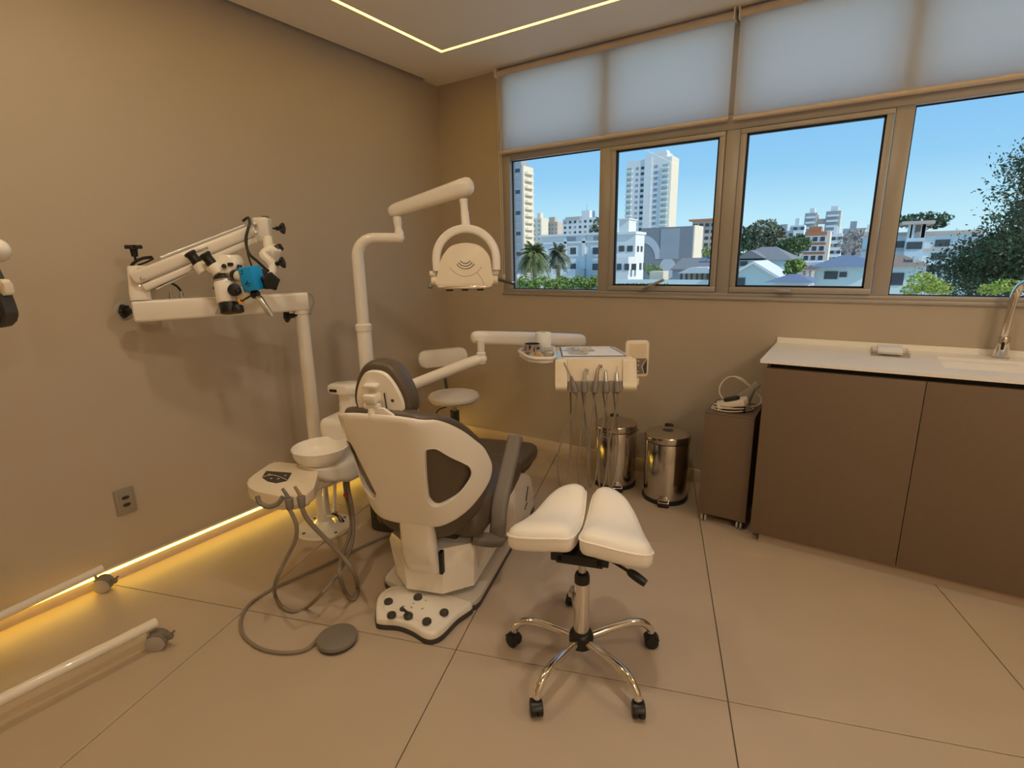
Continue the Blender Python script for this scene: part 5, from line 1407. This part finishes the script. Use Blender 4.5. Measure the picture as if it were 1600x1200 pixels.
for px in (268.5, 284.5):
    a = at(px, 468, 2.24); pg.cyl(a, a + V(0, 0, .014), .010, n=14); pg.cyl(a + V(0, 0, .012), a + V(0, 0, .036), .0065, n=12)
MS.part(pg, 'cable_plugs', SILVER)
MS.part(B().tube([at(479, 460, 2.48), at(487, 461, 2.47), at(490, 470, 2.47), at(487, 482, 2.47), at(484, 492, 2.47)], .003, n=8, smooth=5), 'power_cable', HOSE)

# ================================================================== SADDLE STOOL
SX, SY = -.655, 1.405
SS = World('saddle_stool', 'white split saddle stool with chrome five star base in the foreground', 'stool', (SX, SY, 0))
hub = V(SX, SY, .085)
SS.part(B().lathe([(.001, .062), (.026, .062), (.038, .070), (.042, .085), (.042, .108), (.036, .122), (.026, .128)], (SX, SY, 0), n=28), 'hub', BLACK)
casters = [atz(803, 1008), atz(1017, 1010), atz(838, 1117), atz(997, 1120), atz(893, 946)]
for i, c in enumerate(casters):
    c = c.copy(); c.z = 0
    d = (c - V(SX, SY, 0)); L = d.length; d.normalize(); sd = V(0, 0, 1).cross(d)
    p = lambda q, z: V(SX, SY, z) + d * q
    SS.part(B().tube([p(.028, .095), p(L * .45, .112), p(L * .70, .116), p(L * .86, .106), p(L * .97, .078), p(L * .99, .062)], lambda q: .0145 - .002 * q, n=14, smooth=5), 'leg', CHROME)
    cs = SS.part(B().cyl(p(L * .99, .045), p(L * .99, .066), .0065, n=12), 'caster', SILVER)
    ax = (sd if i in (2, 3) else (d * .4 + sd)).normalized()
    if i in (2, 3): ax = (rt * .98 + fw * .1 * (1 if i == 2 else -1)).normalized()
    cc_ = p(L * 1.0, .0255)
    for s in (-1, 1):
        SS.part(B().cyl(cc_ + ax * (s * .003), cc_ + ax * (s * .0195), .0245, n=24, bev=.004), 'wheel', BLACK, cs)
    fnk = V(-ax.y, ax.x, 0)
    SS.part(B().sweep([cc_ + fnk * (.027 * math.cos(a)) + V(0, 0, .027 * math.sin(a)) for a in [PI * (.12 + .76 * i_ / 8) for i_ in range(9)]], rrect(.034, .003, .001), ax), 'hood', BLACK, cs)
SS.part(B().lathe([(.025, .112), (.0265, .125), (.0265, .305), (.024, .315)], (SX, SY, 0), n=28), 'gas_column', CHROME)
SS.part(B().lathe([(.001, .318), (.024, .318), (.0255, .312), (.0255, .335), (.022, .345), (.014, .35)], (SX, SY, 0), n=24), 'column_cap', BLACK)
SS.part(B().cyl((SX, SY, .33), (SX, SY, .42), .0125, n=18), 'piston', SILVER)
SS.part(B().box((SX - .034, SY - .012, .262), (.016, .02, .02), bev=.004), 'column_clip', SILVER)
# seat frame: forward is away from the viewer
gA = atz(903, 858, .50); gB = atz(919, 785, .56); fs = (gB - gA); fs.z = 0; fs.normalize(); rs = fs.cross(V(0, 0, 1)).normalized()
FSd = frameM((SX + .0, SY + .0, 0), rs, fs)
mech = B().box(FSd @ V(0, -.005, .43), (.15, .13, .034), bev=.004, rot=FSd.to_3x3()); mech.lathe([(.03, .395), (.048, .402), (.05, .43)], (SX, SY, 0), n=24); mech.box(FSd @ V(-.072, -.02, .440), (.04, .10, .040), bev=.003, rot=FSd.to_3x3()); mech.box(FSd @ V(.072, -.02, .440), (.04, .10, .040), bev=.003, rot=FSd.to_3x3())
SS.part(mech, 'tilt_mechanism', BLACK)
lvr = SS.part(B().tube([FSd @ V(.08, -.02, .42), at(955, 876, 1.60), at(984, 894, 1.57)], .005, n=10), 'lever', BLACK)
SS.part(B().tube([at(981, 892, 1.575), at(990, 898, 1.565), at(1009, 912, 1.55)], lambda q: .008 + .006 * math.sin(q * 2.6), n=12, smooth=4), 'lever_grip', BLACK, lvr)
# each half: outline in (side, forward)
half = [(.008, -.115), (.006, .0), (.010, .11), (.022, .180), (.060, .200), (.108, .175), (.158, .105), (.196, .02), (.220, -.065), (.222, -.108), (.198, -.142), (.130, -.158), (.065, -.158), (.022, -.150)]
for sdn in (-1, 1):
    ho2 = crom2([(x * sdn, y) for x, y in half], 5)
    def zf(x, y):
        a = abs(x)
        return .480 - .22 * max(0, a - .05) ** 1.2 - .22 * max(0, y - .02) * max(0, a - .06) * 4 + .030 * math.exp(-((y - .15) / .07) ** 2) + .018 * math.exp(-((y + .16) / .08) ** 2) - .02 * math.exp(-((y - .02) / .10) ** 2) - .06 * max(0, y - .16)
    prof = [(.80, 0.0), (.93, .004), (.985, .018), (1.0, .036), (.995, .050), (.975, .061), (.93, .071), (.84, .080), (.68, .087), (.45, .091), (.2, .092), (.03, .092)]
    sh = SS.part(B().pillow(ho2, prof, FSd, zf), 'seat_half', SEATW, angle=70)
    SS.part(B().tube([FSd @ V(x, y, .0525 + zf(x, y)) for x, y in ho2] + [FSd @ V(ho2[0][0], ho2[0][1], .0525 + zf(*ho2[0]))], .0032, n=6), 'seam_piping', SEATW, sh)

# ================================================================== DENTIST STOOL in the corner
dc = atz(709, 614, .52); DS = World('dentist_stool', 'white round dentist stool with back pad in the far corner', 'stool', (dc.x, dc.y, 0))
DS.part(B().lathe([(.001, .455), (.10, .457), (.150, .468), (.166, .486), (.166, .502), (.155, .515), (.11, .524), (.001, .527)], (dc.x, dc.y, 0), n=40), 'seat', SEATW)
DS.part(B().cyl((dc.x, dc.y, .16), (dc.x, dc.y, .40), .032, .030, n=20), 'gas_sleeve', CHARC)
DS.part(B().cyl((dc.x, dc.y, .40), (dc.x, dc.y, .46), .016, n=16), 'piston', SILVER)
DS.part(B().lathe([(.03, .08), (.045, .09), (.045, .15), (.034, .17)], (dc.x, dc.y, 0), n=20), 'hub', BLACK)
DS.part(B().tube([V(dc.x, dc.y, .44), V(dc.x - .05, dc.y - .09, .425), V(dc.x - .06, dc.y - .11, .40)], .004, n=8, smooth=3), 'lever', BLACK)
for k in range(5):
    a = .25 + k * 2 * PI / 5; d = V(math.cos(a), math.sin(a), 0); c = V(dc.x, dc.y, 0)
    DS.part(B().tube([c + d * .03 + V(0, 0, .115), c + d * .16 + V(0, 0, .10), c + d * .25 + V(0, 0, .075)], lambda q: .02 - .007 * q, n=10), 'leg', BLACK)
    w_ = DS.part(B().cyl(c + d * .25 + V(0, 0, .027) - V(-d.y, d.x, 0) * .018, c + d * .25 + V(0, 0, .027) + V(-d.y, d.x, 0) * .018, .027, n=20, bev=.005), 'caster', BLACK)
bp0 = at(692, 558.5, 3.62); bpr = at(727, 555, 3.66) - at(657, 562, 3.58)
BPm = frameM(bp0, bpr, V(0, 0, 1))
DS.part(B().prism(rrect(.335, .115, .04, 5), -.028, .028, BPm, bev=.020, seg=4), 'back_pad', SEATW, angle=60)
DS.part(B().tube([V(dc.x, dc.y, .445), V(dc.x, dc.y, .445).lerp(bp0, .6) + V(0, 0, -.15), bp0 - V(0, 0, .06), bp0 - BPm.to_3x3() @ V(0, 0, .03)], .011, n=10, smooth=5), 'back_stem', CHARC)

# ================================================================== WASTE BINS
def bin_(x, y, label, rz, handle):
    t = thing('pedal_bin', label, 'bin', (x, y, 0), rz, None)
    B().lathe([(.001, 0), (.126, 0), (.128, .004), (.128, .020), (.122, .026)], n=40).make('base_ring', BLACK, t)
    B().lathe([(.121, .020), (.1215, .024), (.1215, .352), (.119, .356)], n=48).make('body', STEEL, t)
    ld = B().lathe([(.119, .356), (.124, .357), (.1255, .362), (.1255, .385), (.122, .392), (.085, .402), (.040, .407), (.001, .408)], n=48).make('lid', STEEL, t)
    B().lathe([(.1205, .351), (.1235, .352), (.1235, .3575), (.1205, .358)], n=48).make('lid_seal', BLACK, t)
    B().span((-.025, .108, .36), (.025, .142, .405), bev=.008).make('hinge', BLACK, t)
    pd = B(); pd.sweep([(-.028, -.118, .030), (-.026, -.148, .026), (.026, -.148, .026), (.028, -.118, .030)], rrect(.008, .014, .003), (0, 0, 1)); pd.box((0, -.130, .040), (.05, .03, .010), bev=.003)
    p_ = pd.make('pedal', STEEL, t); B().box((0, -.135, .012), (.062, .05, .020), bev=.005).make('pedal_pad', BLACK, p_)
    if handle:
        hb = B(); hb.tube([(.128 * math.cos(a), .128 * math.sin(a) - .01 * math.sin(a), .345 - .018 * math.sin(-a)) for a in [-PI * i / 16 for i in range(17)]], .003, n=8)
        for s in (-1, 1): hb.ball((s * .128, 0, .350), .008)
        hb.make('carry_handle', CHROME, t)
    else:
        B().lathe([(.026, .4062), (.030, .408), (.026, .4095)], n=24).make('lid_emblem', CHARC, ld)
    return t
bin_(-1.125, 2.865, 'left steel pedal bin with a wire carry handle, behind the hanging hoses', math.radians(28), True)
bin_(-.800, 2.825, 'right steel pedal bin standing nearer the trolley', math.radians(14), False)

# ================================================================== COUNTER
CN = thing('base_cabinet', 'long brown laminate base cabinet below the window at right', 'cabinet', (-.302, 2.57, 0))
def cpart(b, name, m, par=None, **k):
    o = b.make(name, m, None, **k); o.data.transform(Matrix.Translation(-Vector((-.302, 2.57, 0)))); o.parent = par or CN; return o
CXR = 2.30
cb2 = B(); cb2.span((-.300, 2.572, .052), (CXR, YB - .002, .760)); cb2.span((-.300, 2.572, .760), (CXR, 2.60, .862)); cb2.span((-.300, 2.60, .760), (-.284, YB - .002, .8855))
cpart(cb2, 'carcass', LAMIN, flat=True)
cpart(B().span((-.262, 2.578, 0), (CXR, 2.60, .052)), 'plinth', PLINTH, flat=True)
cpart(B().span((-.275, 2.596, .862), (CXR, 2.612, .8855)), 'groove_shade', BLACK, flat=True)  # black strip stands in for the shade inside the recess
xs = [-.302, .2755, .852, 1.43, CXR]
for a, b in zip(xs, xs[1:]):
    cpart(B().span((a + .0012, 2.550, .050), (b - .0012, 2.5715, .864), bev=.0015), 'door', LAMIN)
WTp = B()
sx0, sx1, sy0, sy1 = .340, .98, 2.700, 2.985
y0c, y1c = 2.548, YB - .001
WTp.span((-.325, y0c, .886), (sx0, y1c, .901)); WTp.span((sx1, y0c, .886), (CXR, y1c, .901)); WTp.span((sx0, y0c, .886), (sx1, sy0, .901)); WTp.span((sx0, sy1, .886), (sx1, y1c, .901))
wt = thing('worktop', 'white quartz worktop with an integrated basin on the brown cabinet', 'worktop', (-.325, y0c, .886))
o = WTp.make('slab', QUARTZ, None, flat=True); shift(o, (-.325, y0c, .886)); o.parent = wt
o = B().span((-.325, YB - .016, .9005), (CXR, YB - .001, .928), bev=.002).make('upstand', QUARTZ, None); shift(o, (-.325, y0c, .886)); o.parent = wt
bs = B(); t_ = .012; zb_ = .79; ov = .003; zr_ = .8858
ax0, ax1, ay0, ay1 = sx0 - ov, sx1 + ov, sy0 - ov, sy1 + ov
bs.span((ax0 - t_, ay0 - t_, zb_), (ax0, ay1 + t_, zr_)); bs.span((ax1, ay0 - t_, zb_), (ax1 + t_, ay1 + t_, zr_)); bs.span((ax0, ay0 - t_, zb_), (ax1, ay0, zr_)); bs.span((ax0, ay1, zb_), (ax1, ay1 + t_, zr_)); bs.span((ax0 - t_, ay0 - t_, zb_ - t_), (ax1 + t_, ay1 + t_, zb_))
o = bs.make('basin', QUARTZ, None, flat=True); shift(o, (-.325, y0c, .886)); o.parent = wt
o = B().lathe([(.001, zb_ + .001), (.03, zb_ + .001), (.034, zb_ + .003), (.001, zb_ + .004)], (.64, 2.85, 0), n=24).make('drain', CHROME, None); shift(o, (-.325, y0c, .886)); o.parent = wt
# faucet
FA = World('faucet', 'chrome sensor faucet with curved spout behind the basin', 'faucet', (.568, 3.06, .9015))
FA.part(B().lathe([(.001, .9014), (.030, .9014), (.031, .904), (.027, .908), (.025, .96), (.0255, .985), (.023, .994), (.017, .997)], (.568, 3.06, 0), n=28), 'faucet_base', CHROME)
FA.part(B().tube([(.566, 3.06, .99), (.568, 3.055, 1.10), (.575, 3.05, 1.185), (.590, 3.03, 1.222), (.610, 3.00, 1.222), (.625, 2.975, 1.195), (.628, 2.968, 1.160)], lambda q: .0150 + .003 * q, n=18, smooth=6), 'spout', CHROME)
FA.part(B().cyl((.628, 2.968, 1.163), (.629, 2.967, 1.150), .017, n=18), 'aerator', SILVER)
sv = (CAMP - V(.568, 3.06, .955)); sv.z = 0; sv.normalize(); sc = V(.568, 3.06, .957) + sv * .0247
FA.part(B().prism(rrect(.011, .034, .005), -.001, .0022, frameM(sc, V(0, 0, 1).cross(sv), V(0, 0, 1))), 'sensor', BLACK)
# acrylic card holder
CHd = World('card_holder', 'clear acrylic card holder on the white worktop left of the basin', 'holder', (.165, 2.955, .901))
hbx, hby, hw_, hd_2 = .165, 2.955, .140, .165
CHd.part(B().span((hbx - hw_ / 2, hby - hd_2 / 2, .9015), (hbx + hw_ / 2, hby + hd_2 / 2, .908), bev=.001), 'base', ACRYL)
for a, b in (((-1, -1), (1, -1)), ((-1, 1), (1, 1)), ((-1, -1), (-1, 1)), ((1, -1), (1, 1))):
    p = V(hbx + a[0] * hw_ / 2, hby + a[1] * hd_2 / 2, .908); q = V(hbx + b[0] * hw_ / 2, hby + b[1] * hd_2 / 2, .908)
    CHd.part(B().span((min(p.x, q.x) - .003, min(p.y, q.y) - .003, .9015), (max(p.x, q.x) + .003, max(p.y, q.y) + .003, .922), bev=.001), 'side_wall', ACRYL)
cd = thing('card_stack', 'stack of white cards lying in the clear holder', 'cards', (hbx, hby, .9085))
B().span((-.048, -.055, 0), (.046, .058, .026), bev=.0008).make('cards', PAPER, cd)

# ================================================================== TROLLEY and what lies on it
tx0, tx1, ty0, ty1 = -.566, -.335, 2.628, 2.90
TR = World('small_trolley', 'low brown laminate trolley on clear castors beside the cabinet', 'trolley', ((tx0 + tx1) / 2, (ty0 + ty1) / 2, 0))
TR.part(B().span((tx0 + .002, ty0 + .018, .056), (tx1 - .002, ty1, .588)), 'carcass', LAMIN, flat=True)
TR.part(B().span((tx0, ty0, .050), (tx1, ty0 + .017, .590), bev=.001), 'drawer_front', LAMIN)
TR.part(B().span((tx0, ty0, .590), (tx1, ty1, .602), bev=.001), 'top_panel', LAMIN)
for x in (tx0 + .028, tx1 - .03):
    for y in (ty0 + .03, ty1 - .03):
        c_ = TR.part(B().cyl((x, y, .058), (x, y, .036), .008, n=12), 'caster', SILVER)
        for s in (-1, 1): TR.part(B().cyl((x + s * .004, y - .006, .0225), (x + s * .014, y - .006, .0225), .0222, n=20, bev=.003), 'wheel', GREYL, c_)
        TR.part(B().sweep([V(x, y - .006 + .025 * math.cos(a), .0225 + .025 * math.sin(a)) for a in [PI * (.05 + .6 * i / 7) for i in range(8)]], rrect(.030, .003, .001), (1, 0, 0)), 'wheel_cover', ACRYL, c_)
zt2 = .602
fcx, fcy = -.452, 2.70
PB = World('foot_switch', 'white topped foot switch with a black button on the trolley', 'foot switch', (fcx, fcy, zt2))
PB.part(B().prism([(-.052, -.035), (.058, -.035), (.058, .035), (-.052, .035)], 0.0005, .030, Matrix.Translation((fcx, fcy, zt2)) @ Matrix.Rotation(.25, 4, 'Z'), bev=.004), 'switch_base', BLACK)
FT = Matrix.Translation((fcx, fcy, zt2 + .040)) @ Matrix.Rotation(.25, 4, 'Z') @ Matrix.Rotation(-.26, 4, 'Y')
PB.part(B().prism([(-.072, -.038), (.05, -.040), (.072, -.02), (.072, .040), (-.072, .038)], -.012, .016, FT, bev=.004), 'switch_cover', CREAM)
PB.part(B().prism(rrect(.076, .036, .017, 5), .014, .032, FT, bev=.006), 'switch_button', BLACK)
PB.part(B().cyl(FT @ V(-.07, -.01, -.004), FT @ V(-.10, -.012, -.008), .008, .006, n=12), 'cable_gland', GREYL)
cab = [FT @ V(-.10, -.012, -.008)]
lo2 = []
for k in range(44):
    a = PI * 1.05 + k * .36; rr = .085 + .014 * math.sin(k * .7); lo2.append(V(max(tx0 + .006, min(tx1 + .0, -.455 + rr * 1.12 * math.cos(a))), 2.728 + rr * .9 * math.sin(a), zt2 + .006 + .0009 * k * (.5 + .5 * math.sin(k * .36)) ))
PB.part(B().tube(cab + lo2, .0034, n=8, smooth=4), 'switch_cable', CABLE)
GB = World('handpiece_motor', 'grey plug and coiled white lead behind the foot switch on the trolley', 'motor', (-.415, 2.825, zt2))
GB.part(B().loft([[V(-.43, 2.825, zt2 + .004) + V(u, v * .8, 0) + V(x, 0, z) for u, v in rrect(.07 * k, .055 * k, .02 * k)] for x, z, k in ((0, 0, 1.05), (.004, .026, 1.15), (.016, .055, 1.0), (.034, .082, .72), (.045, .096, .5))]), 'motor_body', FABGR, angle=60)
GB.part(B().box((-.372, 2.835, zt2 + .112), (.036, .034, .038), bev=.008, rot=Matrix.Rotation(.6, 3, 'Y')), 'motor_plug', GREYL)
GB.part(B().tube([(-.385, 2.825, zt2 + .098), (-.42, 2.815, zt2 + .130), (-.46, 2.815, zt2 + .150), (-.505, 2.815, zt2 + .142), (-.536, 2.810, zt2 + .10), (-.535, 2.800, zt2 + .055), (-.50, 2.795, zt2 + .026), (-.44, 2.800, zt2 + .026), (-.40, 2.805, zt2 + .02)], lambda q: .0042, n=8, smooth=6), 'lead', CABLE)
GB.part(B().tube([(-.47, 2.814, zt2 + .151), (-.435, 2.814, zt2 + .138), (-.40, 2.820, zt2 + .108)], lambda q: .0055 + .0035 * math.sin(q * PI), n=10, smooth=3), 'lead_connector', CABLE)
GB.part(B().tube([(-.365, 2.835, zt2 + .075), (-.345, 2.835, zt2 + .055), (-.338, 2.825, zt2 + .03), (-.36, 2.805, zt2 + .012), (-.40, 2.785, zt2 + .008)], .0038, n=8, smooth=5), 'lead', CABLE)

# ================================================================== WALL SOCKET
OUT = World('wall_socket', 'taupe double power socket low on the left wall', 'socket', (XL, .848, .322 + .02))
c = V(XL, .848, .342)
pl_ = OUT.part(B().box(c + V(.005, 0, 0), (.010, .078, .118), bev=.004), 'plate', SOCK)
OUT.part(B().box(c + V(.010, 0, 0), (.005, .044, .066), bev=.002), 'module', SOCK)
for dz in (.017, -.017):
    o = OUT.part(B().prism([(u, v) for u, v in roundpoly([(-.017, 0), (-.009, .008), (.009, .008), (.017, 0), (.009, -.008), (-.009, -.008)], .004)], 0, .0015, Matrix(((0, 0, 1, c.x + .0122), (1, 0, 0, c.y), (0, 1, 0, c.z + dz), (0, 0, 0, 1)))), 'outlet', CHARC)
    pins = B()
    for q in (-.0095, 0, .0095): pins.cyl((c.x + .0136, c.y + q, c.z + dz), (c.x + .0142, c.y + q, c.z + dz), .0022, n=10)
    OUT.part(pins, 'pin_holes', BLACK, o)

# ================================================================== MOBILE STAND at the left edge
MSX = -2.27; MSY = -.02
ST = World('mobile_stand', 'white mobile stand with two castored tube legs entering at the left', 'stand', (MSX, MSY, 0))
l0, l1 = atz(0, 963, .10), atz(160, 888, .10); m0, m1 = atz(0, 1094, .10), atz(245, 972, .10)
for a, b in ((l0, l1), (m0, m1)):
    d = (b - a).normalized(); a0 = a - d * ((a.y - MSY) / d.y)
    ST.part(B().cyl(a0, b, .0175, n=22, bev=.003), 'leg', WHITEM)
    cs = b - d * .030; ce = V(cs.x, cs.y, 0)
    k_2 = ST.part(B().cyl(cs - V(0, 0, .016), cs - V(0, 0, .032), .006, n=12), 'caster', SILVER)
    axc = (V(.70, -.72, 0)).normalized(); wc = V(cs.x + .008, cs.y + .018, .033)
    for s in (-1, 1): ST.part(B().cyl(wc + axc * (s * .004), wc + axc * (s * .021), .033, n=28, bev=.003), 'wheel', GREYL, k_2)
    fnk = V(-axc.y, axc.x, 0)
    ST.part(B().sweep([wc + fnk * (.0355 * math.cos(q)) + V(0, 0, .0355 * math.sin(q)) for q in [PI * (-.02 + .72 * i / 9) for i in range(10)]], rrect(.044, .005, .002), axc), 'caster_hood', GREYP, k_2)
    ST.part(B().box(wc + fnk * .042 + V(0, 0, .012), (.024, .018, .022), bev=.004, rot=Matrix.Rotation(math.atan2(fnk.y, fnk.x), 3, 'Z')), 'brake_lever', GREYP, k_2)
    ST.part(B().tube([wc + fnk * .046 + V(0, 0, .020), wc + fnk * .062 + V(0, 0, .030)], .004, n=8), 'brake_tip', GREYP, k_2)
ST.part(B().cyl((l0.x, MSY, .10), (m0.x, MSY, .10), .0175, n=22), 'cross_tube', WHITEM)
ST.part(B().cyl((MSX, MSY, .10), (MSX, MSY, 1.35), .020, n=22), 'mast', WHITEM)
hd0 = at(-3, 391, 1.55); hd1 = at(-8, 470, 1.50)
ST.part(B().tube([(MSX, MSY, 1.33), (MSX + .03, MSY + .12, 1.42), (hd0.x - .03, hd0.y - .14, hd0.z + .01), hd0 - V(.01, .03, 0)], .018, n=14, smooth=5), 'support_arm', WHITEM)
hh = ST.part(B().ball(hd0, (.034, .030, .034)), 'head_joint', WHITEP)
dvp = [(-13, -44), (13, -40), (23, -22), (21, 0), (11, 44), (5, 62), (-13, 62)]
kv = 1.5 / F_PX; DV = frameM(hd1, rt, V(0, 0, 1))
dv = ST.part(B().prism(roundpoly([(x * kv, y * kv) for x, y in dvp], .012, 4), -.02, .02, DV, bev=.006), 'handset', CHARC)
ST.part(B().prism(roundpoly([(-13 * kv, -38 * kv), (10 * kv, -35 * kv), (18 * kv, -20 * kv), (15 * kv, -4 * kv), (-13 * kv, -2 * kv)], .008, 4), .019, .0225, DV, bev=.001), 'handset_screen', mat('dark_screen', (.03, .035, .04), .15), dv)
ST.part(B().prism(roundpoly([(10 * kv, 26 * kv), (20 * kv, 34 * kv), (27 * kv, 30 * kv), (27 * kv, 8 * kv), (18 * kv, 8 * kv)], .01, 4), -.014, .014, DV, bev=.006), 'handset_grip', CREAM, dv)
